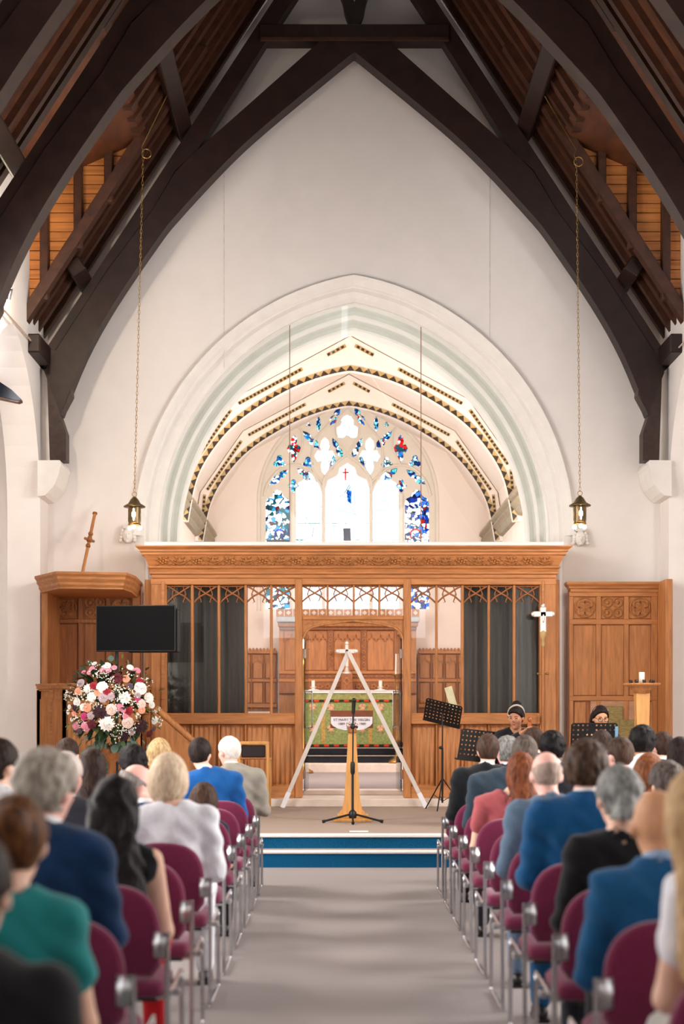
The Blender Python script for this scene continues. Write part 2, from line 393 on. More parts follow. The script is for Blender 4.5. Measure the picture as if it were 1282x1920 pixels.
# ---------------------------------------------------------------- trusses
inner = smooth_curve([(0, 10.56), (-.17, 10.43), (-1.2, 9.58), (-1.75, 9.07), (-2.4, 8.37), (-2.68, 8.02), (-3.27, 7.15), (-3.67, 6.43), (-4.0, 5.62)], 4)
outer_e = [(-4.22, 6.2), (-4.1, 6.45), (-3.37, 7.58), (-2.75, 8.41), (-2.44, 8.93), (-2.16, 9.21), (-.47, 10.71), (0, 10.98)]
def up_x(z): return -1.09-(11.3-z)/SL
def mir(poly, sgn): return [(X0+(p[0] if sgn < 0 else -p[0]), p[1]) for p in poly]
proto = None
labels = ['dark arched roof truss standing against the white gable wall', 'dark arched roof truss crossing in front of the gable truss', 'dark arched roof truss cutting the top corners, nearest of the three']
for ti, d in enumerate((19.5, 15.35, 12.95)):
    t = thing('roof_truss', labels[ti], 'truss', (0, d, 0), group='roof trusses of the nave')
    if proto is None:
        proto = []
        for sgn in (-1, 1):
            proto.append(('arch_brace', MB().plate(mir(inner+outer_e, sgn), [], -.13, .13).mesh('arch_brace', M_roof)))
            pr = [(up_x(6.3), 6.3), (up_x(11.3), 11.3), (0, 12.97), (0, 12.55), (-1.2, 10.73), (-2.16, 9.21), (-2.44, 8.96), (-2.75, 8.43), (-3.37, 7.60), (-4.1, 6.47), (-4.2, 6.3)]
            proto.append(('principal_rafter', MB().plate(mir(pr, sgn), [], -.11, .11).mesh('principal_rafter', M_roof)))
            wp = [(-4.2, 6.5), (-3.9, 6.5), (-3.86, 5.9), (-4.01, 5.62), (-3.93, 5.38), (-3.93, 5.0), (-4.15, 5.0)]
            proto.append(('wall_post', MB().plate(mir(wp, sgn), [], -.12, .12).mesh('wall_post', mat('worn_roof_oak', (52, 34, 26), .5, var=.4, scale=14, bump=.2))))
            kb = smooth_curve([(0, 10.85), (-.12, 11.1), (-.2, 11.4), (-.5, 11.95), (-.62, 12.1)], 4); kb2 = smooth_curve([(-.42, 12.35), (-.28, 12.0), (-.1, 11.5), (0, 11.28)], 4)
            proto.append(('curved_strut', MB().plate(mir(kb+kb2, sgn), [], -.07, .07).mesh('curved_strut', M_roof)))
        proto.append(('collar_beam', MB().box(X0-1.3, X0+1.3, -.145, .10, 10.71, 10.94, .015).mesh('collar_beam', M_roof)))
        proto.append(('moulding_lip', MB().box(X0-1.27, X0+1.27, -.165, -.145, 10.71, 10.75).mesh('moulding_lip', M_rafter)))
    for (nm, me) in proto: link(nm, me, t)
# corbels under the wall posts
for (sgn, nm) in ((-1, 'white quarter-round stone corbel under the left wall post'), (1, 'white quarter-round stone corbel under the right wall post')):
    x = X0+sgn*4.04; q = [(0, 0), (.21, 0), (.23, -.05), (.21, -.1), (.19, -.2), (.14, -.33), (.05, -.44), (0, -.48)]
    out = [(p[0]*1.0+0.0, p[1]) for p in q]
    poly = [(x-sgn*(p[0]-.17), 4.99+p[1]) for p in q]+[(x+sgn*.26, 4.5), (x+sgn*.26, 4.99)]
    o = MB().plate(poly, [], 19.3, 19.99).build('wall_corbel', M_stone); tag(o, nm, 'corbel', 'wall corbels')
# iron tie rods by the walls
for (p0, p1, nm) in (((0, 480), (80, 662), 'thin pale tie rod slanting down the left wall'), ((1282, 632), (1252, 676), 'thin pale tie rod slanting down the right wall')):
    if p0[0] == 0: a, b = W(-8, 565, 16.85), W(80, 664, 19.45); 
    else: a, b = W(1290, 634, 18.3), W(1250, 676, 19.3)
    a.x = max(min(a.x, XR-.03), XL+.03); b.x = max(min(b.x, XR-.03), XL+.03)
    tag(MB().tube([a, b], .012, 6).build('tie_rod', mat('pale_rod', (200, 180, 165), .5), None), nm, 'rod')
# ================================================================ chancel ribs
rib_l = smooth_curve([(-2.86, 4.95), (-2.68, 5.75), (-2.27, 6.40), (-1.78, 6.85), (-1.07, 7.27), (-.5, 7.49), (0, 7.60)], 6)
rib_in = rib_l+[(-p[0], p[1]) for p in rib_l[-2::-1]]
rib_out = [(3.0, 4.95), (3.0, 5.3), (2.9, 5.9), (2.07, 7.09), (0, 8.20), (-2.07, 7.09), (-2.9, 5.9), (-3.0, 5.3), (-3.0, 4.95)]
def arclen(pts):
    L = [0]
    for a, b in zip(pts, pts[1:]): L.append(L[-1]+math.hypot(b[0]-a[0], b[1]-a[1]))
    return L
def sample(pts, n):
    L = arclen(pts); out = []
    for i in range(n+1):
        t = L[-1]*i/n; k = 0
        while k < len(L)-2 and L[k+1] < t: k += 1
        u = (t-L[k])/max(1e-6, L[k+1]-L[k]); a, b = pts[k], pts[k+1]
        out.append((a[0]+(b[0]-a[0])*u, a[1]+(b[1]-a[1])*u))
    return out
def normals(pts):
    out = []
    for i in range(len(pts)):
        a = pts[max(i-1, 0)]; b = pts[min(i+1, len(pts)-1)]; dx, dz = b[0]-a[0], b[1]-a[1]; l = math.hypot(dx, dz) or 1
        out.append((-dz/l, dx/l))
    return out
N = 110; sp = sample(rib_in, N); nn = normals(sp); bw = .085
rib_me = MB().plate([(p[0], p[1]) for p in rib_in]+rib_out, [], 0, .16).mesh('rib_board', M_cream)
band = MB(); zig = MB()
lo = sp; hi = [(p[0]+n[0]*bw, p[1]+n[1]*bw) for p, n in zip(sp, nn)]
for i in range(N):
    band.add([(lo[i][0], -.012, lo[i][1]), (lo[i+1][0], -.012, lo[i+1][1]), (hi[i+1][0], -.012, hi[i+1][1]), (hi[i][0], -.012, hi[i][1]),
              (lo[i][0], .001, lo[i][1]), (lo[i+1][0], .001, lo[i+1][1]), (hi[i+1][0], .001, hi[i+1][1]), (hi[i][0], .001, hi[i][1])],
             [(0, 1, 2, 3), (0, 1, 5, 4), (3, 2, 6, 7)])
    if i % 2 == 0:
        a, b = (lo[i], lo[i+2]) ; m = hi[i+1]
        zig.add([(a[0], -.018, a[1]), (b[0], -.018, b[1]), (m[0], -.018, m[1]), (a[0], -.01, a[1]), (b[0], -.01, b[1]), (m[0], -.01, m[1])], [(0, 1, 2), (0, 1, 4, 3), (1, 2, 5, 4), (2, 0, 3, 5)])
    elif i < N-1:
        pass
band_me = band.mesh('painted_band', M_gold); zig_me = zig.mesh('painted_zigzag', M_dark)
# dotted border following the ceiling line, broken where the collars sit
dots = MB(); dbase = MB()
for seg in (((-2.9, 5.35), (-2.86, 5.86)), ((-2.80, 5.97), (-2.13, 6.93)), ((-1.98, 7.05), (-.86, 7.66)), ((-.42, 7.90), (-.10, 8.07))):
    for sg in (-1, 1):
        (x0, z0), (x1, z1) = seg; l = math.hypot(x1-x0, z1-z0); n = int(l/.075)
        nx, nz = (z1-z0)/l, -(x1-x0)/l
        off = .04
        for k in range(n):
            u0, u1 = k/n, (k+.55)/n
            q = [(x0+(x1-x0)*u, z0+(z1-z0)*u) for u in (u0, u1)]
            P = [(q[0][0]+nx*(off-.02), q[0][1]+nz*(off-.02)), (q[1][0]+nx*(off-.02), q[1][1]+nz*(off-.02)), (q[1][0]+nx*(off+.02), q[1][1]+nz*(off+.02)), (q[0][0]+nx*(off+.02), q[0][1]+nz*(off+.02))]
            dots.plate([(-sg*-p[0] if sg < 0 else -p[0], p[1]) if sg > 0 else p for p in P], [], -.02, .0)
        P = [(x0+nx*(off-.03), z0+nz*(off-.03)), (x1+nx*(off-.03), z1+nz*(off-.03)), (x1+nx*(off+.03), z1+nz*(off+.03)), (x0+nx*(off+.03), z0+nz*(off+.03))]
        dbase.plate([(-p[0], p[1]) for p in P] if sg > 0 else P, [], -.008, .0)
dots_me = dots.mesh('painted_dots', M_dark); db_me = dbase.mesh('dot_border', M_gold)
for i, (d, lb) in enumerate(((22.2, 'cream arched ceiling rib nearest the chancel arch'), (25.0, 'cream arched ceiling rib with zigzag edge in mid chancel'), (27.8, 'cream arched ceiling rib with zigzag edge before the stained glass'))):
    t = thing('ceiling_rib', lb, 'rib', (X0, d, 0), group='painted chancel ribs')
    link('rib_board', rib_me, t); link('painted_band', band_me, t); link('painted_zigzag', zig_me, t)
    link('painted_dots', dots_me, t); link('dot_border', db_me, t)
# moulded wall plate running below the chancel ceiling
for sg, lb in ((-1, 'trim_4'), (1, 'trim_5')):
    q = [(3.02, 5.42), (2.78, 5.40), (2.76, 5.33), (2.82, 5.28), (2.80, 5.22), (2.88, 5.14), (2.93, 5.05), (3.02, 5.02)]
    for k, (y0, y1) in enumerate(((21.2, 22.15), (22.4, 24.95), (25.2, 27.75), (28.0, 30.0))):
        mb = MB().plate([(X0+sg*p[0], p[1]) for p in q], [], y0, y1)
        if k == 0: base = struct(mb, lb, mat('grey_gold_moulding', (150, 132, 104), .5, var=.2))
        else: mb.build('moulding', MATS['grey_gold_moulding'], base)
# ================================================================ the big window
def stained(name, cols, lead=.03, scale=14):
    m = bpy.data.materials.new(name); m.use_nodes = True; nt = m.node_tree; nt.nodes.clear(); L = nt.links.new
    out = nt.nodes.new('ShaderNodeOutputMaterial'); t = nt.nodes.new('ShaderNodeBsdfTransparent')
    tc = nt.nodes.new('ShaderNodeTexCoord'); mp = nt.nodes.new('ShaderNodeMapping'); L(tc.outputs['Object'], mp.inputs[0])
    v = nt.nodes.new('ShaderNodeTexVoronoi'); v.inputs['Scale'].default_value = scale; L(mp.outputs[0], v.inputs['Vector'])
    e = nt.nodes.new('ShaderNodeTexVoronoi'); e.feature = 'DISTANCE_TO_EDGE'; e.inputs['Scale'].default_value = scale; L(mp.outputs[0], e.inputs['Vector'])
    sp_ = nt.nodes.new('ShaderNodeSeparateColor'); L(v.outputs['Color'], sp_.inputs[0])
    r = nt.nodes.new('ShaderNodeValToRGB'); r.color_ramp.interpolation = 'CONSTANT'; L(sp_.outputs[0], r.inputs[0])
    while len(r.color_ramp.elements) < len(cols): r.color_ramp.elements.new(0.5)
    for el, (p, c) in zip(r.color_ramp.elements, cols): el.position = p; el.color = lin(c)
    g = nt.nodes.new('ShaderNodeMath'); g.operation = 'GREATER_THAN'; g.inputs[1].default_value = lead; L(e.outputs[0], g.inputs[0])
    mx = nt.nodes.new('ShaderNodeMix'); mx.data_type = 'RGBA'; mx.inputs[6].default_value = (.02, .022, .03, 1); L(g.outputs[0], mx.inputs[0]); L(r.outputs[0], mx.inputs[7])
    L(mx.outputs[2], t.inputs[0]); L(t.outputs[0], out.inputs[0]); return m
WHT = (250, 252, 255)
M_sg1 = stained('blue_stained_glass', [(0, (70, 130, 180)), (.16, (150, 200, 215)), (.32, (46, 88, 146)), (.44, (130, 200, 200)), (.56, WHT), (.8, (100, 165, 205)), (.95, (190, 90, 90))], .05, 17)
M_sg2 = stained('teal_figure_glass', [(0, (40, 130, 130)), (.16, WHT), (.42, (90, 170, 200)), (.58, WHT), (.74, (30, 80, 140)), (.84, (140, 60, 60)), (.9, WHT)], .045, 13)
M_sg3 = stained('blue_figure_glass', [(0, (60, 100, 170)), (.16, WHT), (.44, (110, 150, 215)), (.6, WHT), (.78, (50, 70, 130)), (.86, (190, 60, 60)), (.92, WHT)], .045, 13)
M_sg4 = stained('overexposed_pale_glass', [(0, WHT), (.80, (225, 238, 250)), (.95, (205, 228, 245))], .006, 4)  # near-white colour stands in for daylight burning out these panes
M_sg5 = stained('rose_glass', [(0, (215, 70, 70)), (.3, WHT), (.5, (90, 150, 200)), (.65, WHT), (.85, (60, 120, 130))], .04, 16)
M_lead2 = mat('lead_bar', (60, 60, 66), .5, .3)
CXW = 651.0
sW = F/CE
def wp(px, py): return (PX(px, CE), PZ(py, CE))
def trefoil_light(x0, x1, ys, yt, yb=1142):
    c = (x0+x1)/2; h = ys-yt; w_ = (x1-x0)/2
    pts = [(x0, yb), (x0, ys), (c-w_*.88, ys-h*.32), (c-w_*.55, ys-h*.45), (c-w_*.42, ys-h*.55), (c-w_*.36, ys-h*.8), (c, yt)]
    return pts+[(2*c-p[0], p[1]) for p in pts[-2::-1]]
def rot(pts, c, ang):
    ca, sa = math.cos(ang), math.sin(ang)
    return [(c[0]+(p[0])*ca-(p[1])*sa, c[1]+(p[0])*sa+(p[1])*ca) for p in pts]
def dagger(c, w_, h, ang=0):
    a = [(0, -.5), (.32, -.32), (.42, -.16), (.2, -.05), (.5, .1), (.42, .28), (.16, .36), (0, .5)]
    pts = [(p[0]*w_, p[1]*h) for p in a]+[(-p[0]*w_, p[1]*h) for p in a[-2:0:-1]]
    return rot(pts, c, ang)
def vesica(c, w_, h, ang=0):
    a = [(0, -.5), (.28, -.3), (.48, -.08), (.5, .08), (.36, .28), (0, .5)]
    return rot([(p[0]*w_, p[1]*h) for p in a]+[(-p[0]*w_, p[1]*h) for p in a[-2:0:-1]], c, ang)
def foils(c, n, r, lobe, ang=0, sy=1.0):
    pts = []
    for k in range(n):
        a = ang+2*math.pi*k/n; cx, cy = math.cos(a)*(r-lobe), math.sin(a)*(r-lobe)
        span = math.pi*.62
        for j in range(7):
            b = a-span+2*span*j/6; pts.append((cx+math.cos(b)*lobe, cy+math.sin(b)*lobe))
    return [(c[0]+p[0], c[1]+p[1]*sy) for p in pts]
def quatre(c, w_, h):
    a = [(0, -.5), (.17, -.40), (.22, -.26), (.14, -.13), (.34, -.15), (.5, 0), (.34, .15), (.15, .12), (.2, .26), (.14, .4), (0, .5)]
    return rot([(p[0]*w_, p[1]*h) for p in a]+[(-p[0]*w_, p[1]*h) for p in a[-2:0:-1]], c, 0)
shapes = [(trefoil_light(498, 543, 943, 917), M_sg2), (trefoil_light(759, 804, 943, 917), M_sg3),
          (trefoil_light(555, 603, 916, 884), M_sg4), (trefoil_light(699, 747, 916, 884), M_sg4), (trefoil_light(610, 692, 915, 868), M_sg4)]
half = [(quatre((609, 855), 40, 72), M_sg4), (quatre((551, 841), 27, 52), M_sg5), (foils((524, 866), 3, 13, 5.2, -R90), M_sg1), (foils((577, 868), 3, 12, 5, -R90), M_sg1),
        (dagger((522, 895), 15, 48, math.radians(52)), M_sg1), (dagger((570, 889), 14, 34, math.radians(-48)), M_sg1), (quatre((550, 911), 22, 26), M_sg1),
        (dagger((633, 841), 12, 45, math.radians(-27)), M_sg1), (dagger((583, 825), 15, 48, math.radians(-43)), M_sg1), (vesica((597, 794), 9, 30, 0), M_sg1),
        (dagger((628, 781), 14, 40, math.radians(28)), M_sg1), (vesica((624, 867), 10, 28, math.radians(8)), M_sg1), (foils((578, 796), 3, 5, 2.2, -R90), M_sg1)]
for (p, m) in half:
    shapes.append((p, m)); shapes.append(([(2*CXW-q[0], q[1]) for q in p], m))
shapes.append((foils((651, 803), 3, 25, 12, -R90), M_sg4))
holes = [[wp(*q) for q in p] for (p, m) in shapes]
wout = [sx(p) for p in arch(1.94, WC, WZ, 18, WB-.06)]
win = struct(MB().plate(wout, holes, CE-.02, CE+.10), 'window_1', M_lead)
# raised mullions and arch ribs give the tracery depth
mull = MB()
for px in (549, 606.5, 695.5, 752):
    x = PX(px, CE); mull.box(x-.035, x+.035, CE-.07, CE+.0, WB, PZ(925, CE), .012)
mull.build('mullion', M_lead, win)
def ribline(pts, r=.03): MB().tube([(PX(p[0], CE), CE-.03, PZ(p[1], CE)) for p in pts], r, 6).build('tracery_rib', M_lead, win)
for s_ in (1, -1):
    fx = lambda x: x if s_ > 0 else 2*CXW-x
    ribline([(fx(x), y) for (x, y) in smooth_curve([(495, 930), (503, 905), (525, 880), (551, 872), (578, 880), (598, 905), (606, 925)], 4)])
    ribline([(fx(x), y) for (x, y) in smooth_curve([(606, 930), (607, 900), (626, 872), (651, 853)], 4)])
    ribline([(fx(x), y) for (x, y) in smooth_curve([(551, 872), (566, 840), (566, 810), (555, 800)], 4)], .022)
    ribline([(fx(x), y) for (x, y) in smooth_curve([(651, 853), (632, 820), (632, 790), (651, 768)], 4)], .022)
    ribline([(fx(x), y) for (x, y) in smooth_curve([(606, 905), (586, 880), (588, 830), (612, 800), (632, 775)], 4)], .022)
ah = arch(1.90, WC, WZ, 18, WB-.05)
MB().tube([(p[0]+X0, CE-.05, p[1]) for p in ah], .05, 6).build('window_arch', M_lead, win)
for (p, m), h in zip(shapes, holes):
    o = MB().plate(h, [], CE+.03, CE+.036).build('pane', m, win)
# saddle bars across the lights
for (a, b) in ((498, 543), (555, 603), (610, 692), (699, 747), (759, 804)):
    for y in (952, 981, 1012, 1045, 1080, 1110):
        if 550 < a < 740 and y not in (981, 1012): continue
        MB().box(PX(a, CE), PX(b, CE), CE+.015, CE+.028, PZ(y, CE)-.006, PZ(y, CE)+.006).build('saddle_bar', M_lead2, win)
# figures in the glass: painted pieces of glass
def glass_piece(nm, pts, col):
    m = MATS.get('g_'+nm) or stained('g_'+nm, [(0, col), (.5, tuple(min(255, int(c*1.25)) for c in col))], .05, 20); MATS['g_'+nm] = m
    MB().plate([wp(*q) for q in pts], [], CE+.020, CE+.026).build('glass_piece', m, win)
def ringp(c, r, r2): 
    return [(c[0]+r*math.cos(t*math.pi/10), c[1]-r*math.sin(t*math.pi/10)) for t in range(-2, 13)]+[(c[0]+r2*math.cos(t*math.pi/10), c[1]-r2*math.sin(t*math.pi/10)) for t in range(12, -3, -1)]
glass_piece('red', ringp((779, 1002), 12, 8), (215, 55, 50)); glass_piece('blue', ringp((524, 1002), 11, 7), (90, 110, 200))
glass_piece('brown', [(500, 1012), (543, 1012), (543, 1030), (500, 1030)], (140, 70, 55)); glass_piece('red', [(645, 1015), (657, 1015), (658, 1050), (644, 1050)], (190, 60, 80))
glass_piece('plum', [(643, 990), (657, 990), (658, 1014), (644, 1014)], (90, 60, 80)); glass_piece('sky', [(650, 918), (659, 920), (659, 945), (651, 940)], (70, 140, 200))
glass_piece('red', [(646, 878), (649, 878), (649, 884), (654, 884), (654, 887), (649, 887), (649, 900), (646, 900), (646, 887), (642, 887), (642, 884), (646, 884)], (200, 50, 80))
# ================================================================ reredos, panelling, altar
RD = 29.6
def rb(px0, px1, py0, py1, y0, y1, ch=.0, d=RD): 
    return MB().box(PX(px0, d), PX(px1, d), y0, y1, PZ(py1, d), PZ(py0, d), ch)
rr = thing('reredos', 'tall carved oak reredos panelling behind the altar', 'reredos', (X0, RD, .91))
def under(o, parent):
    o.parent = parent; o.matrix_parent_inverse = Matrix.Translation(parent.location).inverted(); return o
under(rb(523, 780, 1178, 1392, RD, RD+.3).build('back_board', M_oak), rr)
for (a, b, nm) in ((570, 613, 'panel'), (626, 676, 'panel'), (688, 738, 'panel'), (534, 560, 'panel'), (744, 768, 'panel')):
    under(rb(a, b, 1186, 1257, RD-.03, RD+.01, .008).build('panel', M_oak), rr)
    c = (a+b)/2; n = 3 if b-a > 30 else 1; w_ = (b-a)/n
    pts = [(a, 1184), (b, 1184)]
    for k in range(n-1, -1, -1):
        x0 = a+k*w_; pts += [(x0+w_, 1204), (x0+w_*.8, 1197), (x0+w_*.7, 1200), (x0+w_*.5, 1189), (x0+w_*.3, 1200), (x0+w_*.2, 1197), (x0, 1204)]
    under(MB().plate([(PX(x, RD), PZ(y, RD)) for (x, y) in pts], [], RD-.07, RD-.03).build('cusped_head', M_carve), rr)
for (a, b) in ((613, 626), (676, 688), (560, 570), (738, 744)):
    under(rb(a, b, 1180, 1260, RD-.06, RD, .01).build('stile', M_oakd), rr)
    if b-a > 9:
        for y in range(1186, 1256, 11):
            c = (a+b)/2
            under(MB().plate([(PX(c-4, RD), PZ(y+4, RD)), (PX(c, RD), PZ(y-1, RD)), (PX(c+4, RD), PZ(y+4, RD)), (PX(c, RD), PZ(y+9, RD))], [[(PX(c-1.6, RD), PZ(y+4, RD)), (PX(c, RD), PZ(y+1.6, RD)), (PX(c+1.6, RD), PZ(y+4, RD)), (PX(c, RD), PZ(y+6.4, RD))]], RD-.085, RD-.06).build('pierced_diamond', M_carve), rr)
under(rb(523, 780, 1258, 1264, RD-.10, RD, .01).build('rail', M_oakh), rr)
under(rb(523, 780, 1273, 1279, RD-.14, RD, .01).build('rail', M_oakh), rr)
under(rb(523, 780, 1264, 1273, RD-.05, RD).build('carved_strip', M_oakd), rr)
for x in range(530, 776, 11):
    under(MB().plate([(PX(x-5, RD), PZ(1272, RD)), (PX(x, RD), PZ(1265, RD)), (PX(x+5, RD), PZ(1272, RD)), (PX(x, RD), PZ(1269, RD))], [], RD-.075, RD-.05).build('carved_wave', M_carve), rr)
under(rb(523, 780, 1279, 1300, RD-.12, RD).build('predella', M_oakd), rr)
for x in (600, 614, 628, 672, 686, 700, 724):
    o = MB(); 
    o.plate([(PX(p[0], RD), PZ(p[1], RD)) for p in foils((x, 1287), 5, 6, 2.2)], [[(PX(p[0], RD), PZ(p[1], RD)) for p in foils((x, 1287), 5, 2.6, .9)]], RD-.15, RD-.12); under(o.build('carved_foliage', M_carve), rr)
# cove, cornice and brattishing of the reredos
for (z0, z1, yo, m) in ((1182, 1176, .12, M_oakd), (1176, 1168, .22, M_carve), (1168, 1158, .34, mat('pale_blue_cove', (176, 178, 180), .5))):
    a = 526-yo*20; b = 778+yo*20
    under(rb(a, b, z1, z0, RD-yo, RD+.2, .015).build('cornice_mould', m), rr)
for k in range(17):
    x = 526+k*15.7
    under(MB().plate([(PX(q[0], RD), PZ(q[1], RD)) for q in ((x-7, 1158), (x-7, 1144), (x+7, 1144), (x+7, 1158))], [[(PX(x+q[0], RD), PZ(1151+q[1], RD)) for q in ((-4.5, 0), (0, -4.5), (4.5, 0), (0, 4.5))]], RD-.33, RD-.30).build('cresting', M_carve), rr)
# flanking dado panelling on the end wall
for (x0, x1, lb, nx) in ((400, 519, 'oak dado panelling with cresting left of the reredos', -1), (784, 905, 'oak dado panelling with cresting right of the reredos', 1)):
    d = 30.0; dp = thing('dado_panelling', lb, 'panelling', (PX((x0+x1)/2, d), d, .91), group='dado panelling on the end wall')
    under(rb(x0, x1, 1222, 1392, d, d+.07, 0, d).build('back_board', M_oakd), dp)
    under(rb(x0, x1, 1221, 1226, d-.08, d+.05, .01, d).build('top_rail', M_oakh), dp)
    k = x0
    while k < x1-6:
        under(MB().plate([(PX(q[0], d), PZ(q[1], d)) for q in ((k, 1221), (k, 1217), (k+2.5, 1214.5), (k+5, 1217), (k+5, 1221))], [], d-.05, d-.02).build('cresting', M_carve), dp); k += 6.6
    n = 5; w_ = (x1-x0)/n
    for i in range(n):
        a = x0+i*w_; b = a+w_
        under(rb(a+3, b-3, 1232, 1272, d-.025, d, .01, d).build('panel', M_oak), dp)
        under(rb(a+3, b-3, 1280, 1318, d-.025, d, .01, d).build('panel', M_oak), dp)
        under(rb(a-1.5, a+1.5, 1226, 1392, d-.05, d, .01, d).build('stile', M_oakd), dp)
        pts = [(a+2, 1228), (b-2, 1228), (b-2, 1246), (b-5, 1240), (b-8, 1243), ((a+b)/2, 1233), (a+8, 1243), (a+5, 1240), (a+2, 1246)]
        under(MB().plate([(PX(x, d), PZ(y, d)) for (x, y) in pts], [], d-.05, d-.02).build('cusped_head', M_carve), dp)
    under(rb(x0, x1, 1273, 1279, d-.05, d, .01, d).build('mid_rail', M_oakh), dp)
    under(rb(x0, x1, 1320, 1327, d-.06, d, .01, d).build('low_rail', M_oakh), dp)
# altar
AD = 28.5
al = thing('altar', 'altar table with green floral frontal below a white cloth', 'altar', (X0, AD, .91))
ax0, ax1 = PX(567, AD), PX(735, AD)
M_green = None
def floral():
    m = mat('green_damask', (168, 172, 108), .85, var=.3, scale=22, col2=(118, 136, 74))
    return m
under(MB().box(ax0+.03, ax1-.03, AD+.03, AD+.85, .91, 1.93).build('table_body', M_oakd), al)
under(MB().box(ax0-.01, ax1+.01, AD, AD+.03, .93, 1.98, .008).build('frontal', floral()), al)
under(MB().box(ax0-.02, ax1+.02, AD-.02, AD+.02, 1.84, 2.01, .008).build('superfrontal', mat('olive_damask', (174, 170, 108), .85, var=.25, scale=24, col2=(134, 138, 78))), al)
for (z, nm) in ((1.81, 'fringe'), (.915, 'fringe')):
    f = under(MB().box(ax0-.02, ax1+.02, AD-.03, AD+.01, z, z+.045).build('fringe', mat('dark_green_fringe', (44, 52, 26), .9)), al)
    k = 0; x = ax0+.03
    while x < ax1-.1:
        o = MB().box(x, x+.10, AD-.036, AD-.008, z+.003, z+.042).build('red_tassel', mat('red_fringe', (212, 66, 36), .9)); o.parent = f; x += .20
M_fl = mat('peach_flower', (226, 172, 136), .8, var=.2, scale=30); 
fl = MB().plate(foils((0, 0), 6, .095, .042), [], -.012, 0).plate(foils((0, 0), 5, .05, .024), [], -.02, -.01).mesh('embroidered_flower', M_fl)
for (px, py) in ((586, 1328), (620, 1328), (679, 1328), (713, 1328), (586, 1368), (620, 1368), (679, 1368), (713, 1368)):
    under(link('embroidered_flower', fl, None, (PX(px, AD), AD-.002, PZ(py, AD))), al)
for px in (606, 694): under(MB().box(PX(px-3.5, AD), PX(px+3.5, AD), AD-.008, AD+.004, .97, 1.80).build('gold_orphrey', mat('gold_braid', (190, 150, 80), .7, var=.3, scale=40)), al)
cl = MB().box(ax0-.05, ax1+.06, AD-.05, AD+.9, 2.01, 2.045, .012).box(ax0-.05, ax1+.06, AD-.05, AD-.035, 1.985, 2.03)
tag(cl.build('altar_cloth', M_cloth), 'white linen cloth laid over the altar top', 'cloth')
# cross on its pedestal
pe = thing('cross_pedestal', 'small carved oak pedestal under the altar cross', 'pedestal', (PX(650, RD-.35), RD-.35, 2.04))
q = RD-.35
pe_b = under(MB().box(PX(639, q), PX(661, q), q-.12, q+.2, 2.046, PZ(1264, q), .01).build('pedestal_box', M_oakd), pe)
under(MB().plate([(PX(p[0], q), PZ(p[1], q)) for p in foils((650, 1277), 4, 8, 3.4)], [[(PX(p[0], q), PZ(p[1], q)) for p in foils((650, 1277), 4, 4, 1.6)]], q-.14, q-.12).build('carved_shield', M_carve), pe)
cr = thing('altar_cross', 'silver-white cross standing on the pedestal above the altar', 'cross', (PX(650, q), q, PZ(1264, q)))
M_silver = mat('bright_silver', (236, 226, 214), .3, .6, var=.06, scale=30)
cx = PX(650, q)
under(MB().box(cx-.035, cx+.035, q-.02, q+.02, PZ(1250, q), PZ(1204, q), .01).build('upright', M_silver), cr)
under(MB().box(cx-.20, cx+.20, q-.02, q+.02, PZ(1225, q), PZ(1217, q), .01).build('arm', M_silver), cr)
for (x, z) in ((cx-.19, PZ(1221, q)), (cx+.19, PZ(1221, q)), (cx, PZ(1206, q))): under(MB().ball((x, q-.01, z), (.045, .025, .045)).build('cross_boss', M_silver), cr)
under(MB().lathe([(0, 0), (.11, 0), (.11, .03), (.06, .06), (.035, .12), (.03, .16), (0, .16)], (cx, q, PZ(1264, q))).build('foot', M_silver), cr)
# altar candles
for (px, lb) in ((587, 'short white altar candle left of the cross'), (713, 'short white altar candle right of the cross')):
    z = 2.046; c = PX(px, AD+.3); t = thing('altar_candle', lb, 'candle', (c, AD+.3, z), group='altar candles')
    link('candle_base', MB().lathe([(0, 0), (.12, 0), (.12, .015), (.05, .03), (.04, .05), (.07, .065), (.07, .075), (0, .075)]).mesh('candle_base', M_silver), t)
    link('wax', MB().lathe([(.035, .075), (.035, .2), (0, .2)]).mesh('wax', M_candle), t)
    link('wick', MB().tube([(0, 0, .2), (0, 0, .215)], .003, 5).mesh('wick', M_black), t)
# tall standing candlesticks either side
for (px, d, top, cup, lb) in ((570, 26.2, 1172, 1216, 'tall gilt processional candlestick left of the altar'), (745, 26.9, 1226, 1264, 'tall gilt processional candlestick right of the altar')):
    z0 = .47 if d < 26.7 else .63; x = PX(px, d); t = thing('standing_candlestick', lb, 'candlestick', (x, d, z0), group='standing candlesticks')
    zc = PZ(cup, d)-z0; zt = PZ(top, d)-z0; r = .5/22
    MB().lathe([(0, 0), (.17, 0), (.17, .04), (.08, .09), (.04, .16), (.035, .4), (.05, .43), (.035, .46), (.035, zc-.35), (.055, zc-.3), (.04, zc-.25), (.05, zc-.06), (.10, zc-.01), (.10, zc), (0, zc)]).build('stem', M_brass, t)
    MB().lathe([(.045, zc), (.04, zt), (0, zt)]).build('wax', M_candle, t)
# small side table behind the right door
t = thing('credence_table', 'small oak table beside the altar seen through the door', 'table', (PX(772, 27.3), 27.45, .77))
MB().box(-.32, .3, -.15, .2, .62, .66, .008).build('table_top', M_oakd, t)
for sxx in (-.28, .26):
    for syy in (-.12, .17): MB().box(sxx-.025, sxx+.025, syy-.025, syy+.025, 0, .62).build('leg', M_oakd, t)
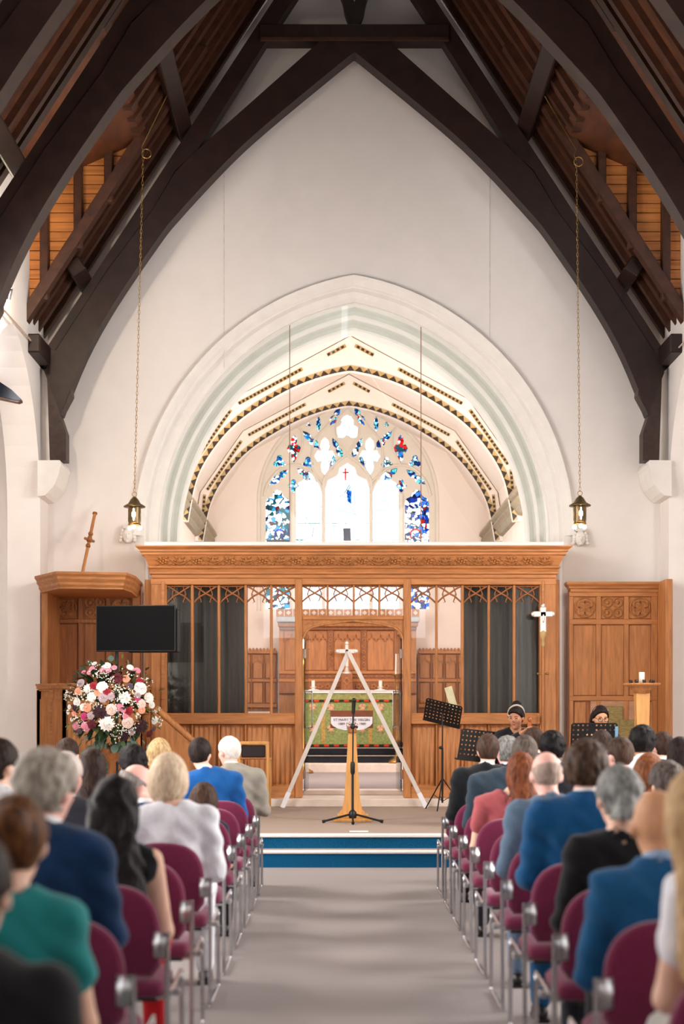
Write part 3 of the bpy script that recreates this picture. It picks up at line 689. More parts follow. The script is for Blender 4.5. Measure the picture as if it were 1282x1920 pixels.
# stall desk with a white cloth, seen through the fourth and fifth panes
t = thing('clergy_desk', 'carved oak prayer desk behind the left screen glass', 'desk', (PX(484, 24), 24.0, .47))
MB().box(-.27, .27, -.04, .02, .0, .98, .008).build('front_board', M_oakd, t)
MB().box(-.29, .29, -.08, .32, .98, 1.02, .008).build('desk_top', M_oakh, t)
for s_ in (-1, 1): MB().box(s_*.27-.025, s_*.27+.025, -.05, .33, 0, 1.0, .008).build('desk_end', M_oakd, t)
tag(MB().box(PX(465, 23.9)-.0, PX(503, 23.9), 23.88, 23.9, PZ(1334, 23.9), 1.50, .004).box(PX(465, 23.9), PX(503, 23.9), 23.88, 24.2, 1.493, 1.503).build('desk_cloth', M_cloth), 'white cloth draped over the prayer desk', 'cloth')
# ================================================================ chancel screen
SD = 19.45; SS = F/SD
def sbox(px0, px1, py0, py1, y0, y1, ch=.006): return MB().box(PX(px0, SD), PX(px1, SD), y0, y1, PZ(py1, SD), PZ(py0, SD), ch)
SO = Vector((X0, SD, .40))
scr = thing('chancel_screen', 'wide carved oak screen with glazed panels and vine cornice', 'screen', SO)
def S(o, parent=None):
    o.parent = parent or scr
    if parent is None: o.matrix_parent_inverse = Matrix.Translation(SO).inverted()
    return o
ZB = .40
def sfull(px0, px1, py0, y0, y1, ch=.01): return MB().box(PX(px0, SD), PX(px1, SD), y0, y1, ZB, PZ(py0, SD), ch)
# posts
for (a, b, w_) in ((283, 313, 0), (553, 567, 1), (756, 770, 1), (1011, 1042, 0)):
    S(sfull(a, b, 1086, SD-.05-.03*w_, SD+.13, .012).build('post', M_oak))
S(sfull(270, 284, 1086, SD+.05, SD+.3, .01).build('return_panel', M_oak)); S(sfull(1041, 1050, 1086, SD+.05, SD+.3, .01).build('return_panel', M_oak))
for (a, b) in ((300, 313), (1011, 1022)): S(sbox(a+3, b-3, 1090, 1490, SD-.075, SD-.05).build('post_bead', M_oakh))
# head rail, sill rails, base rails
S(sbox(283, 1042, 1084, 1097, SD-.06, SD+.12, .008).build('head_rail', M_oakh))
for (a, b) in ((313, 553), (770, 1011)):
    S(sbox(a, b, 1341, 1358, SD-.08, SD+.12, .012).build('sill_rail', M_oakh))
    S(sbox(a, b, 1474, 1497, SD-.07, SD+.12, .01).build('base_rail', M_oakh))
    S(sbox(a, b, 1337, 1343, SD-.04, SD+.10, .006).build('sill_bead', M_oakh))
# panes, mullions, tracery heads, linenfold panels
def tracery_mesh(wd, ht):
    """interlaced saltire of moulded bars with cusps"""
    mb = MB(); h = ht
    for s_ in (-1, 1):
        pts = smooth_curve([(s_*-wd/2, 0, -h*.98), (s_*-wd*.22, 0, -h*.62), (0, 0, -h*.45), (s_*wd*.25, 0, -h*.2), (s_*wd/2, 0, -h*.02)], 4)
        mb.tube(pts, .013, 5)
        for t_ in (.28, .72):
            x = s_*(-wd/2+wd*t_); z = -h+h*t_
            mb.tube([(x, 0, z), (x+s_*.02, 0, z-.05), (x-s_*.005, 0, z-.062)], [.009, .008, .003], 5)
            mb.tube([(x, 0, z), (x-s_*.02, 0, z+.05), (x+s_*.005, 0, z+.062)], [.009, .008, .003], 5)
    mb.tube([(-wd*.5, 0, -.01), (wd*.5, 0, -.01)], .012, 5)
    return mb
def linen_mesh(wd, ht):
    mb = MB(); n = 36; prof = []
    for i in range(n+1):
        u = i/n; prof.append((wd*(u-.5), -.016*abs(math.sin(u*math.pi*5))**.6-.004))
    rows = [(0.0, 0.0), (.035, 0.0), (.05, 1.0), (ht-.05, 1.0), (ht-.035, 0.0), (ht, 0.0)]
    vs = []; fs = []
    for (z, k) in rows:
        for j, (x, y) in enumerate(prof):
            zz = z+(.018*math.sin(j/n*math.pi*10) if k else 0); vs.append((x, y*k, zz))
    K = n+1
    for i in range(len(rows)-1):
        for j in range(n): fs.append((i*K+j, i*K+j+1, (i+1)*K+j+1, (i+1)*K+j))
    mb.add(vs, fs, True); return mb
pane_b = {'L': [(313, 358), (363, 408), (413, 458), (463, 506), (511, 553)], 'R': [(770, 816), (820, 864), (869, 914), (918, 961), (966, 1011)]}
pw = 44/SS
pane_me = MB().box(-pw/2-.012, pw/2+.012, -.004, .004, 0, (1341-1097)/SS).mesh('pane', M_pane)
trac_me = tracery_mesh(pw+.02, 33/SS).mesh('tracery', M_oakd)
linen_me = linen_mesh(45/SS, (1474-1359)/SS).mesh('linenfold_panel', M_oak)
for side in 'LR':
    L_ = pane_b[side]
    for i, (a, b) in enumerate(L_):
        c = PX((a+b)/2, SD)
        S(link('pane', pane_me, None, (c, SD+.03, PZ(1341, SD)))); S(link('tracery', trac_me, None, (c, SD+.0, PZ(1098, SD))))
        S(link('linenfold_panel', linen_me, None, (c, SD+.01, PZ(1474, SD))))
        if i < 4:
            n = L_[i+1][0]
            S(sbox(b, n, 1097, 1341, SD-.045, SD+.08, .012).build('mullion', M_oak))
            S(sbox(b+.5, n-.5, 1358, 1474, SD-.05, SD+.08, .012).build('muntin', M_oak))
    S(sbox(L_[0][0], L_[-1][1], 1358, 1474, SD+.03, SD+.07, 0).build('back_board', M_oakd))
# centre: four upper lights, transom, tudor arch
cw = 45/SS
cp_me = MB().box(-cw/2-.01, cw/2+.01, -.004, .004, 0, (1156-1097)/SS).mesh('pane', M_pane)
for (a, b) in ((567, 612), (616, 661), (665, 709), (713, 756)):
    S(link('pane', cp_me, None, (PX((a+b)/2, SD), SD+.03, PZ(1156, SD)))); S(link('tracery', trac_me, None, (PX((a+b)/2, SD), SD, PZ(1098, SD)), None, (1.02, 1, .95)))
for (a, b) in ((612, 616), (661, 665), (709, 713)): S(sbox(a, b, 1097, 1156, SD-.045, SD+.08, .01).build('mullion', M_oak))
S(sbox(567, 756, 1155, 1163, SD-.07, SD+.1, .01).build('transom', M_oakh))
c = 661.5; ap = [(567, 1163), (756, 1163), (756, 1200)]+[(2*c-x, y) for (x, y) in ((571, 1192), (575, 1183), (584, 1177), (610, 1171), (640, 1167))]+[(c, 1165)]+[(640, 1167), (610, 1171), (584, 1177), (575, 1183), (571, 1192), (567, 1200)]
S(MB().plate([(PX(x, SD), PZ(y, SD)) for (x, y) in ap], [], SD-.05, SD+.06).build('tudor_arch', M_oak))
for s_ in (-1, 1):
    pts = [(c+s_*(x-c), y) for (x, y) in ((568, 1198), (572, 1190), (576, 1182.5), (585, 1176.5), (610, 1170.5), (640, 1166.5), (661, 1164.5))]
    S(MB().tube([(PX(x, SD), SD-.055, PZ(y, SD)) for (x, y) in pts], .018, 6).build('arch_bead', M_oak))
    for (x, y) in ((574, 1168), (584, 1167.5), (594, 1166)):
        xx = c+s_*(x-c)
        S(MB().plate([(PX(p[0], SD), PZ(p[1], SD)) for p in foils((xx, y), 4, 4, 1.7)], [], SD-.062, SD-.048).build('spandrel_leaf', M_carve))
# cornice: projecting, mitred returns
def cornice(prof, xc0, xc1, yf, yb, mk):
    """prof: (projection, z) listed bottom to top; front at yf, returns to yb"""
    mb = MB(); vs = []; fs = []
    for (p, z) in prof: vs += [(xc0-p, yb, z), (xc0-p, yf-p, z), (xc1+p, yf-p, z), (xc1+p, yb, z)]
    for i in range(len(prof)-1):
        for k in range(3): fs.append((4*i+k, 4*i+k+1, 4*i+5+k, 4*i+4+k))
    k = 4*(len(prof)-1); fs.append((k, k+1, k+2, k+3)); fs.append((3, 2, 1, 0))
    return mb.add(vs, fs)
z = lambda py: PZ(py, SD)
co = S(cornice([(0.0, z(1086)), (.02, z(1084)), (.02, z(1079)), (.05, z(1077)), (.05, z(1074)), (.035, z(1072)), (.045, z(1069)), (.075, z(1066)), (.075, z(1064)),
                (.05, z(1063)), (.115, z(1044)), (.14, z(1043)), (.14, z(1039)), (.165, z(1037)), (.165, z(1034)), (.20, z(1030.5)), (.215, z(1029)), (.215, z(1027))], PX(288, SD), PX(1038, SD), SD-.06, SD+.3, M_oakh).build('cornice', M_oakh))
# vine frieze on the leaning band
def leaf_star():
    mb = MB()
    for k in range(5):
        a = math.pi/2+2*math.pi*k/5; r = .058; dx, dz = math.cos(a), math.sin(a)
        mb.add([(0, -.03, 0), (dx*.03-dz*.016, -.018, dz*.03+dx*.016), (dx*r, -.008, dz*r), (dx*.03+dz*.016, -.018, dz*.03-dx*.016)], [(0, 1, 2), (0, 2, 3), (1, 0, 3)])
    return mb
def flower_carve():
    mb = MB()
    for k in range(6):
        a = 2*math.pi*k/6+.3; mb.ball((math.cos(a)*.042, -.012, math.sin(a)*.036), (.026, .014, .02), 6, 4)
    mb.ball((0, -.02, 0), (.018, .016, .018), 6, 4); return mb
def frond(s_):
    mb = MB()
    for k in range(4):
        a = .5+.65*k; r = .03+.013*k; mb.ball((s_*(.035+.016*k), -.01, .055*math.sin(a*1.7)), (.024, .012, .014), 6, 4)
    return mb
ls = leaf_star().mesh('carved_leaf', M_carve); fc = flower_carve().mesh('carved_flower', M_carve); fr1 = frond(1).mesh('carved_frond', M_carve); fr2 = frond(-1).mesh('carved_frond', M_carve)
yo = SD-.06-.082; n = 24; zc = (z(1063)+z(1044))/2; tilt = -math.atan2(.065, z(1044)-z(1063))
xs0, xs1 = PX(293, SD), PX(1033, SD)
for k in range(n):
    x = xs0+(xs1-xs0)*(k+.5)/n
    for me in ((ls if k % 2 else fc), fr1, fr2): o = link(me.name, me, None, (x, yo-.004, zc), (-tilt, 0, 0)); S(o, co)
vine = MB().tube([(xs0+(xs1-xs0)*t_/240, yo-.006+.0*t_, zc+.05*math.sin(t_/240*math.pi*n)) for t_ in range(241)], .009, 5)
S(vine.build('carved_vine', M_carve), co)
# white ledge on top
tag(MB().box(PX(275, SD+.1), PX(1051, SD+.1), SD-.20, 20.05, z(1027)+.001, z(1019), .01).build('screen_ledge', mat('white_gloss_paint', (240, 234, 230), .4, var=.02)), 'long white ledge along the top of the screen', 'ledge')
# glazing in the arch above the screen
GY = 20.2
ga = arch(2.76, AC, AZ, 22, z(1019)-.02)
def clip_x(poly, x0, x1):
    def cl(pl, X, keep):
        out = []
        for i in range(len(pl)):
            a, b = pl[i], pl[(i+1) % len(pl)]; ia, ib = keep(a[0]), keep(b[0])
            if ia: out.append(a)
            if ia != ib: t_ = (X-a[0])/(b[0]-a[0]); out.append((X, a[1]+(b[1]-a[1])*t_))
        return out
    pl = cl(poly, x0, lambda v: v >= x0); return cl(pl, x1, lambda v: v <= x1)
gt = None
xa, xb = PX(543, GY), PX(789, GY)
gpoly = [sx(p) for p in ga]
gl = tag(thing('arch_glazing', 'clear glass sheets filling the chancel arch above the screen', 'glazing', (X0, GY, z(1019))))
for (a, b) in ((-9, xa-.004), (xa+.004, xb-.004), (xb+.004, 9)):
    o = MB().plate(clip_x(gpoly, a, b), [], GY-.005, GY+.005).build('pane', M_gpane); under(o, gl)
for x in (xa, xb):
    zt = max(p[1] for p in clip_x(gpoly, x-.01, x+.01)); o = MB().box(x-.006, x+.006, GY-.008, GY+.008, z(1019)-.02, zt).build('glazing_joint', mat('brown_sealant', (150, 112, 90), .6)); under(o, gl)
# dark curtains behind the outer panes
M_curt = mat('charcoal_curtain', (92, 86, 82), .9, var=.14, scale=10, stretch=(4, 1, .1))
for (a, b, lb) in ((300, 464, 'dark charcoal curtain behind the left screen panes'), (866, 1025, 'dark charcoal curtain behind the right screen panes')):
    y = SD+.22; mb = MB(); vs = []; fs = []; n = 80; x0, x1 = PX(a, y), PX(b, y)
    for i in range(n+1):
        u = i/n
        for zz in (ZB+.02, PZ(1092, y)): vs.append((x0+(x1-x0)*u, y+.018*math.sin(u*70)+.01*math.sin(u*31), zz))
    for i in range(n): fs.append((2*i, 2*i+2, 2*i+3, 2*i+1))
    mb.add(vs, fs, True); o = mb.build('curtain', M_curt); tag(o, lb, 'curtain', 'screen curtains')
    o.modifiers.new('thickness', 'SOLIDIFY').thickness = .004
# glass doors standing open into the chancel
for (px, sg, nm, lb) in ((570.5, 1, 'door_1', 'left'), (753, -1, 'door_2', 'right')):
    x = PX(px, SD); dr = bpy.data.objects.new(nm, None); COL.objects.link(dr); dr.location = (x, SD+.08, .47); dr['kind'] = 'structure'
    dr.rotation_euler = (0, 0, math.radians(86 if sg > 0 else 94))
    h = PZ(1186, SD)-.47; wd = .62
    MB().box(0.02, wd, -.006, .006, .02, h, .002).build('door_glass', glass('door_glass', (.93, .97, .95), 1.0), dr)
    for zz in (.18, h-.35): MB().box(-.01, .07, -.02, .02, zz, zz+.13, .004).build('hinge', M_chrome, dr)
    zc_ = PZ(1330, SD)-.47; hh = .25
    for s_ in (-1, 1):
        yy = s_*.055
        MB().tube(smooth_curve([(wd-.07, s_*.005, zc_-hh), (wd-.07, yy*.8, zc_-hh), (wd-.07, yy, zc_-hh+.03), (wd-.07, yy, zc_+hh-.03), (wd-.07, yy*.8, zc_+hh), (wd-.07, s_*.005, zc_+hh)], 4), .010, 8).build('handle', M_chrome, dr)
# ================================================================ pale A of two battens leaning before the door
t = thing('batten_frame', 'tall pale A-shaped frame of two slats before the doorway', 'frame', (X0-.0, 19.0, .29))
M_pale = mat('pale_painted_batten', (214, 203, 194), .6, var=.04); M_paper = mat('white_paper', (238, 236, 238), .7, var=.02)
top = W(653, 1222, 19.08)
for s_, (bx_, by_) in ((-1, (529, 1506)), (1, (799, 1508))):
    ft = W(bx_, by_, 19.02); ft.z = .29; dv = top-ft; L_ = dv.length; dv.normalize()
    side = Vector((0, 1, 0)).cross(dv).normalized(); nrm = side.cross(dv).normalized()
    mb = MB(); o = MB().box(-.028, .028, -.012, .012, 0, L_, .003)
    M_ = Matrix((side.to_4d(), nrm.to_4d(), dv.to_4d(), (0, 0, 0, 1))).transposed(); M_.translation = ft+Vector((0, -.012*s_-.0, 0)); M_[3][0] = M_[3][1] = M_[3][2] = 0; M_[3][3] = 1
    o.xform(M_); under(o.build('slat', M_pale), t)
    o = MB().box(-.032, .032, -.016, .016, 0.0, .22, .003).xform(M_); under(o.build('paper_wrap', M_paper), t)
# ================================================================ pulpit
PD = 19.0
pu = thing('pulpit', 'oak pulpit with moulded canopy and linenfold body beside the screen', 'pulpit', (PX(170, PD), PD, .29))
def pb(px0, px1, py0, py1, y0, y1, ch=.008, d=PD): return MB().box(PX(px0, d), PX(px1, d), y0, y1, PZ(py1, d), PZ(py0, d), ch)
zz = lambda py: PZ(py, PD)
# canopy: half-octagon tester
pl0 = [(PX(64, 19.5), 19.9), (PX(72, 19.0), 18.75), (PX(108, 18.2), 18.1), (PX(236, 18.2), 18.25), (PX(258, 18.9), 18.75), (PX(262, 19.5), 19.9)]
cxy = (sum(p[0] for p in pl0)/6, 19.2)
def ring(k, z_): return [(cxy[0]+(p[0]-cxy[0])*k, cxy[1]+(p[1]-cxy[1])*k if p[1] < 19.8 else p[1], z_) for p in pl0]
levels = [(.90, 3.15), (.90, 3.17), (.93, 3.20), (.93, 3.23), (.965, 3.27), (.965, 3.30), (1.0, 3.33), (1.0, 3.36)]
mb = MB(); vs = []; fs = []
for (k, z_) in levels: vs += ring(k, z_)
for i in range(len(levels)-1):
    for k in range(6): fs.append((6*i+k, 6*i+(k+1) % 6, 6*(i+1)+(k+1) % 6, 6*(i+1)+k))
fs.append(tuple(range(6))[::-1]); fs.append(tuple(range(6*(len(levels)-1), 6*len(levels))))
mb.add(vs, fs); under(mb.build('canopy', M_oakh), pu)
# back panel and left return
BK = 19.75
def bb(px0, px1, py0, py1, y0, y1, ch=.008): return MB().box(PX(px0, BK), PX(px1, BK), y0, y1, PZ(py1, BK), PZ(py0, BK), ch)
under(bb(86, 264, 1100, 1290, BK, BK+.1, 0).build('back_board', M_oakd), pu)
under(pb(80, 92, 1102, 1288, 18.9, BK, .01).build('side_return', M_oak), pu)
under(bb(250, 266, 1098, 1290, BK-.12, BK, .01).build('side_return', M_oak), pu)
rose = MB().plate(foils((0, 0), 4, .13, .06, math.pi/4), [foils((0, 0), 4, .10, .045, math.pi/4)], -.022, 0).tube([(math.cos(a*math.pi/12)*.135, -.012, math.sin(a*math.pi/12)*.135) for a in range(24)], .009, 5, closed=True)
for k in range(8): a = k*math.pi/4; rose.add([(0, -.022, 0), (.05*math.cos(a-.2), -.01, .05*math.sin(a-.2)), (.09*math.cos(a), -.004, .09*math.sin(a)), (.05*math.cos(a+.2), -.01, .05*math.sin(a+.2))], [(0, 1, 2), (0, 2, 3)])
quat = MB()
for (dx, dz) in ((-.07, .07), (.07, .07), (-.07, -.07), (.07, -.07)): quat.tube([(dx+math.cos(a*math.pi/8)*.062, -.012, dz+math.sin(a*math.pi/8)*.062) for a in range(16)], .010, 5, closed=True).ball((dx, -.006, dz), (.03, .012, .03), 6, 4)
rose_me = rose.mesh('carved_roundel', M_carve); quat_me = quat.mesh('carved_roundel', M_carve)
for i, (a, b) in enumerate(((100, 148), (154, 200), (206, 250))):
    under(bb(a+5, b-3, 1117, 1160, BK-.008, BK, .004).build('panel', M_oakd), pu)
    under(link('carved_roundel', (rose_me, quat_me, rose_me)[i], None, (PX((a+b)/2+1, BK), BK-.01, PZ(1139, BK))), pu)
    under(bb(a+5, b-3, 1170, 1282, BK-.014, BK, .01).build('panel', M_oakd), pu)
for a in (97, 151, 203, 251): under(bb(a-4, a+4, 1108, 1288, BK-.035, BK, .008).build('stile', M_oakd), pu)
under(bb(92, 258, 1161, 1169, BK-.041, BK, .008).build('rail', M_oakd), pu); under(bb(92, 258, 1105, 1115, BK-.041, BK, .008).build('rail', M_oakd), pu)
# drum with ledge
dr_ = [(PX(74, 18.6), 19.9), (PX(74, 18.6), 18.6), (PX(120, 18.1), 18.15), (PX(232, 18.1), 18.15), (PX(262, 18.5), 18.6), (PX(262, 18.5), 19.9)]
def prism(poly, z0, z1, grow=0.0):
    c0 = sum(p[0] for p in poly)/len(poly); q = [(c0+(p[0]-c0)*(1+grow), p[1]-(grow if p[1] < 19.8 else 0)) for p in poly]
    return MB().plate(q, [], z0, z1, 'XY')
under(prism(dr_, .3, 1.86).build('drum', M_oak), pu)
for (z0, z1, g) in ((1.84, 1.87, .02), (1.87, 1.91, .045), (1.91, 1.935, .06), (.3, .42, .03)): under(prism(dr_, z0, z1, g).build('moulding', M_oakh), pu)
for (p, q) in zip(dr_[:-1], dr_[1:]):
    L_ = math.hypot(q[0]-p[0], q[1]-p[1]); n = max(1, round(L_/.36)); ang = math.atan2(q[1]-p[1], q[0]-p[0])
    for k in range(n):
        u = (k+.5)/n; o = link('linenfold_panel', linen_mesh(L_/n-.05, 1.30).mesh('linenfold_panel', M_oak), None, (p[0]+(q[0]-p[0])*u, p[1]+(q[1]-p[1])*u, .47), (0, 0, ang)); 
        o.location += Vector((math.sin(ang)*.003, -math.cos(ang)*.003, 0)); under(o, pu)
    for k in range(n+1):
        u = k/n; x, y = p[0]+(q[0]-p[0])*u, p[1]+(q[1]-p[1])*u
        under(MB().box(x-.034, x+.034, y-.034, y+.03, .42, 1.86, .01).build('stile', M_oakh), pu)
# stair handrail coming down to the right
t = thing('pulpit_stair', 'oak pulpit stair handrail sloping down toward the screen', 'handrail', (PX(330, 18.6), 18.6, .29))
a, b = W(292, 1328, 18.6), W(372, 1398, 18.6)
o = MB().tube([a, b], .045, 8); under(o.build('handrail', M_oak), t)
o = MB().tube([a-Vector((0, 0, .07)), b-Vector((0, 0, .07))], .025, 6); under(o.build('under_rail', M_oakh), t)
o = MB().plate([(a.x, a.z-.08), (b.x, b.z-.08), (b.x, .29), (a.x, .29)], [], 18.58, 18.62); under(o.build('stair_panel', M_oak), t)
o = MB().box(b.x-.05, b.x+.05, 18.55, 18.65, .29, b.z+.03, .01); under(o.build('newel_post', M_oak), t)
# ================================================================ panelling on the right
WD = 19.6
rp = thing('wall_panelling', 'oak wall panelling with three carved roundels right of the screen', 'panelling', (PX(1152, WD), WD, .29))
def wb(px0, px1, py0, py1, y0, y1, ch=.008): return MB().box(PX(px0, WD), PX(px1, WD), y0, y1, PZ(py1, WD), PZ(py0, WD), ch)
under(MB().box(PX(1066, WD), PX(1240, WD), WD, WD+.1, .29, PZ(1100, WD)).build('back_board', M_oakd), rp)
zw = lambda py: PZ(py, WD)
under(cornice([(0, zw(1112)), (.015, zw(1110)), (.015, zw(1106)), (.04, zw(1103)), (.04, zw(1101)), (.07, zw(1097)), (.075, zw(1095)), (.075, zw(1092))], PX(1070, WD), PX(1240, WD), WD-.04, WD+.12, M_oakh).build('cornice', M_oakh), rp)
for i, (a, b) in enumerate(((1074, 1117), (1126, 1169), (1178, 1220))):
    under(wb(a, b, 1119, 1160, WD-.012, WD, .006).build('panel', M_oak), rp)
    under(link('carved_roundel', (rose_me, quat_me, rose_me)[i], None, (PX((a+b)/2, WD), WD-.014, PZ(1139.5, WD))), rp)
    under(wb(a, b, 1172, 1304, WD-.015, WD, .01).build('panel', M_oak), rp)
for (a, b) in ((1066, 1074), (1117, 1126), (1169, 1178), (1220, 1232)): under(MB().box(PX(a, WD), PX(b, WD), WD-.035, WD, .29, PZ(1112, WD), .006).build('stile', M_oak), rp)
for (a, b) in ((1110, 1119), (1161, 1171), (1305, 1314)): under(wb(1066, 1232, a, b, WD-.041, WD, .006).build('rail', M_oakh), rp)
under(wb(1076, 1098, 1316, 1400, WD-.015, WD, .008).build('panel', M_oak), rp); under(wb(1212, 1224, 1316, 1400, WD-.015, WD, .008).build('panel', M_oak), rp)
under(wb(1106, 1196, 1314, 1470, WD-.03, WD-.0, .006).build('lower_panel', mat('pale_oak_board', (186, 140, 108), .6, var=.15, scale=12)), rp)
under(MB().box(PX(1232, WD), PX(1245, WD), WD-.5, WD+.05, .29, PZ(1092, WD), .01).build('side_return', M_oak), rp)
for (a, b, c_, d_, lb) in ((1128, 1166, 1324, 1372, 'rectangular brass memorial plaque propped on the panelling'), (1160, 1198, 1350, 1392, 'darker engraved brass plaque lower on the panelling')):
    o = wb(a, b, c_, d_, WD-.055-(.012 if a > 1150 else 0), WD-.035-(.012 if a > 1150 else 0), .004).build('brass_plaque', mat('engraved_brass', (150, 132, 84), .45, .5, var=.35, scale=40, stretch=(.4, 1, 3))); tag(o, lb, 'plaque', 'brass plaques')
# ================================================================ hanging lanterns
def chain_mesh(L_):
    mb = MB(); p = .052; n = int(L_/p)
    base = [(math.cos(a*math.pi/4)*.011, 0, (math.sin(a*math.pi/4)*.017+(.014 if math.sin(a*math.pi/4) > .1 else -.014 if math.sin(a*math.pi/4) < -.1 else 0))) for a in range(8)]
    for k in range(n):
        c_ = k % 2; mb.tube([((x if not c_ else 0), (0 if not c_ else x), z_+k*p+.03) for (x, _, z_) in base], .0035, 4, closed=True)
    return mb
M_glow = mat('lamp_glow', (255, 244, 225), .4, emit=((255, 240, 214), 9.0))
for (lx, ly, tx, ty, lb) in ((252, 985, 270, 285, 'brass lantern hanging on a long chain left of the arch'), (1087, 983, 1080, 300, 'brass lantern hanging on a long chain right of the arch')):
    d = 18.3; p = W(lx, ly, d); t = thing('hanging_lantern', lb, 'lantern', p, group='hanging lanterns'); s_ = F/d
    r = 12/s_
    # body with quatrefoil windows: four curved plates
    vs = []; hb = 34/s_
    MB().lathe([(r, 0), (r, .02), (r*.97, .02), (r*.97, 0)], n=20).build('bottom_ring', M_brass, t)
    n = 20
    body = MB()
    for k in range(4):
        a0 = -R90+k*R90
        q = foils((0, .5), 4, .34, .14, 0, 1.05); hole = [((u*.9), .10+v*.85-.0) for (u, v) in q]
        pl = MB().plate([(-.78, 0), (.78, 0), (.78, 1), (-.78, 1)], [[(u*1.0, v) for (u, v) in [(x_*.95, z_) for (x_, z_) in foils((0, .52), 4, .36, .15, 0, 1.0)]]], 0, .05)
        bv = []
        for (u, y_, v) in pl.v:
            a = a0+u; rr_ = r-y_*.1; bv.append((rr_*math.cos(a), rr_*math.sin(a), .01+v*hb))
        body.add(bv, pl.f)
    body.build('pierced_body', mat('dim_brass', (120, 100, 70), .4, .8, var=.2), t)
    MB().lathe([(r*.55, .02), (r*.6, hb*.5), (r*.5, hb*.95), (0, hb)], n=14).build('glowing_glass', M_glow, t)
    MB().lathe([(0, hb+.14), (.02, hb+.13), (.05, hb+.10), (r*1.0, hb+.045), (r*1.7, hb+.012), (r*1.7, hb), (r, hb+.0), (0, hb+.01)], n=20).build('cap', mat('dim_brass', (120, 100, 70)), t)
    for a in range(3):
        q = a*2.1+.5; MB().ball((r*.9*math.cos(q), r*.9*math.sin(q), -.03), .028, 8, 6).build('bulb', M_glow, t)
    MB().tube([(math.cos(a*math.pi/6)*.03, 0, hb+.165+math.sin(a*math.pi/6)*.03) for a in range(12)], .005, 5, closed=True).build('hanging_ring', M_brass, t)
    tp = W(tx, ty, d)-p; L_ = tp.length-hb-.19
    c_ = chain_mesh(L_).build('chain', M_brass, t, (0, 0, hb+.19)); c_['kind'] = 'stuff'; c_.rotation_euler = (0, math.atan2(tp.x, tp.z), 0)
    MB().tube([(tp.x+.03+math.cos(a*math.pi/6)*.06, 0, tp.z-.02+math.sin(a*math.pi/6)*.06) for a in range(12)], .008, 5, closed=True).tube([(tp.x, 0, tp.z+.0), (tp.x-.03, 0, tp.z+.06), (tp.x+.0, 0, tp.z+.13), (X0+(-2.42 if lx < VX else 2.42)-p.x, 0, 9.52-p.z)], .008, 5).build('hook', M_brass, t)
    l = bpy.data.lights.new('lantern_light', 'POINT'); l.energy = 12; l.color = (1, .86, .66); l.shadow_soft_size = .06
    lo_ = bpy.data.objects.new('lantern_light', l); COL.objects.link(lo_); lo_.parent = t; lo_.location = (0, 0, -.08)
# ================================================================ carved head stops
for (px, py, lb) in ((240, 1005, 'white carved stone head stop left of the arch'), (1087, 1010, 'white carved stone head stop right of the arch')):
    c_ = W(px, py, 19.95); t = thing('head_stop', lb, 'carving', c_, group='head stops')
    MB().ball((0, -.03, 0), (.075, .07, .11), 12, 9).build('face', M_stone, t)
    MB().ball((0, -.10, -.01), (.016, .022, .035), 8, 6).ball((0, -.085, -.085), (.03, .02, .02), 8, 6).build('nose_and_chin', M_stone, t)
    for s_ in (-1, 1):
        mb = MB()
        for k in range(4): mb.ball((s_*(.075+.008*k), -.02, .07-.045*k), (.03, .04, .03), 8, 6)
        mb.build('hair_curls', M_stone, t)
        MB().ball((s_*.03, -.092, .02), (.016, .01, .010), 6, 5).build('eye', M_stone, t)
    MB().box(-.08, .08, -.06, .05, .10, .15, .02).build('block', M_stone, t)
# ================================================================ wall fittings on the left
t = thing('wall_spotlight', 'small glowing spotlight on the left wall below the dormer', 'lamp', W(10, 550, 16.9))
t.location.x = XL+.02
MB().box(0, .05, -.04, .04, -.05, .05, .008).build('wall_plate', M_steel, t)
MB().tube([(.05, 0, 0), (.10, 0, .0)], .015, 8).build('arm', M_steel, t)
MB().lathe([(.03, -.08), (.055, .02), (.06, .05), (.05, .05)], (.13, 0, 0), 14).build('shade', M_steel, t)
MB().ball((.13, 0, .05), (.05, .05, .03), 10, 6).build('bulb', mat('spot_glow', (255, 246, 232), .4, emit=((255, 244, 226), 30.0)), t)
l = bpy.data.lights.new('spot_light', 'POINT'); l.energy = 60; l.color = (1, .82, .6); l.shadow_soft_size = .06
lo_ = bpy.data.objects.new('spot_light', l); COL.objects.link(lo_); lo_.parent = t; lo_.location = (.14, 0, .16)
t = thing('wall_speaker', 'dark slender loudspeaker bar jutting in at the left edge', 'speaker', W(14, 733, 15.6))
MB().plate([(-.35, .21), (-.30, .24), (.06, .0), (.15, -.09), (.155, -.115), (.10, -.115), (-.1, -.06), (-.35, .07)], [], -.06, .06).build('housing', mat('blue_black_plastic', (44, 50, 60), .5), t)
MB().plate([(-.35, .065), (-.1, -.065), (.10, -.12), (.155, -.12), (.12, -.135), (-.12, -.085), (-.35, .04)], [], -.055, .055).build('under_edge', mat('brown_trim', (88, 60, 46), .5), t)
t = thing('wall_socket', 'small square socket with cable low on the left wall', 'socket', W(21, 1308, 17.9))
t.location.x = XL-.42+.0; t.location = Vector((XL+.01, 17.75, 1.5))
t.location = W(21, 1308, 18.0); 
t.location.x = -6.0+.005; dd = -6.0*F/(21-VX); t.location.y = dd; t.location.z = PZ(1308, dd)
dd2 = dd
MB().box(0, .03, -.09, .09, -.09, .09, .01).build('box', mat('grey_plastic', (190, 184, 180), .5), t)
MB().box(.03, .037, -.05, .05, -.05, .05, .003).build('face_plate', M_paper, t)
MB().tube([(.01, -.02, -.09), (.01, -.02, -1.4)], .008, 6).tube([(.01, .03, -.09), (.01, .03, -1.4)], .008, 6).build('cable', mat('grey_cable', (150, 146, 144), .5), t)
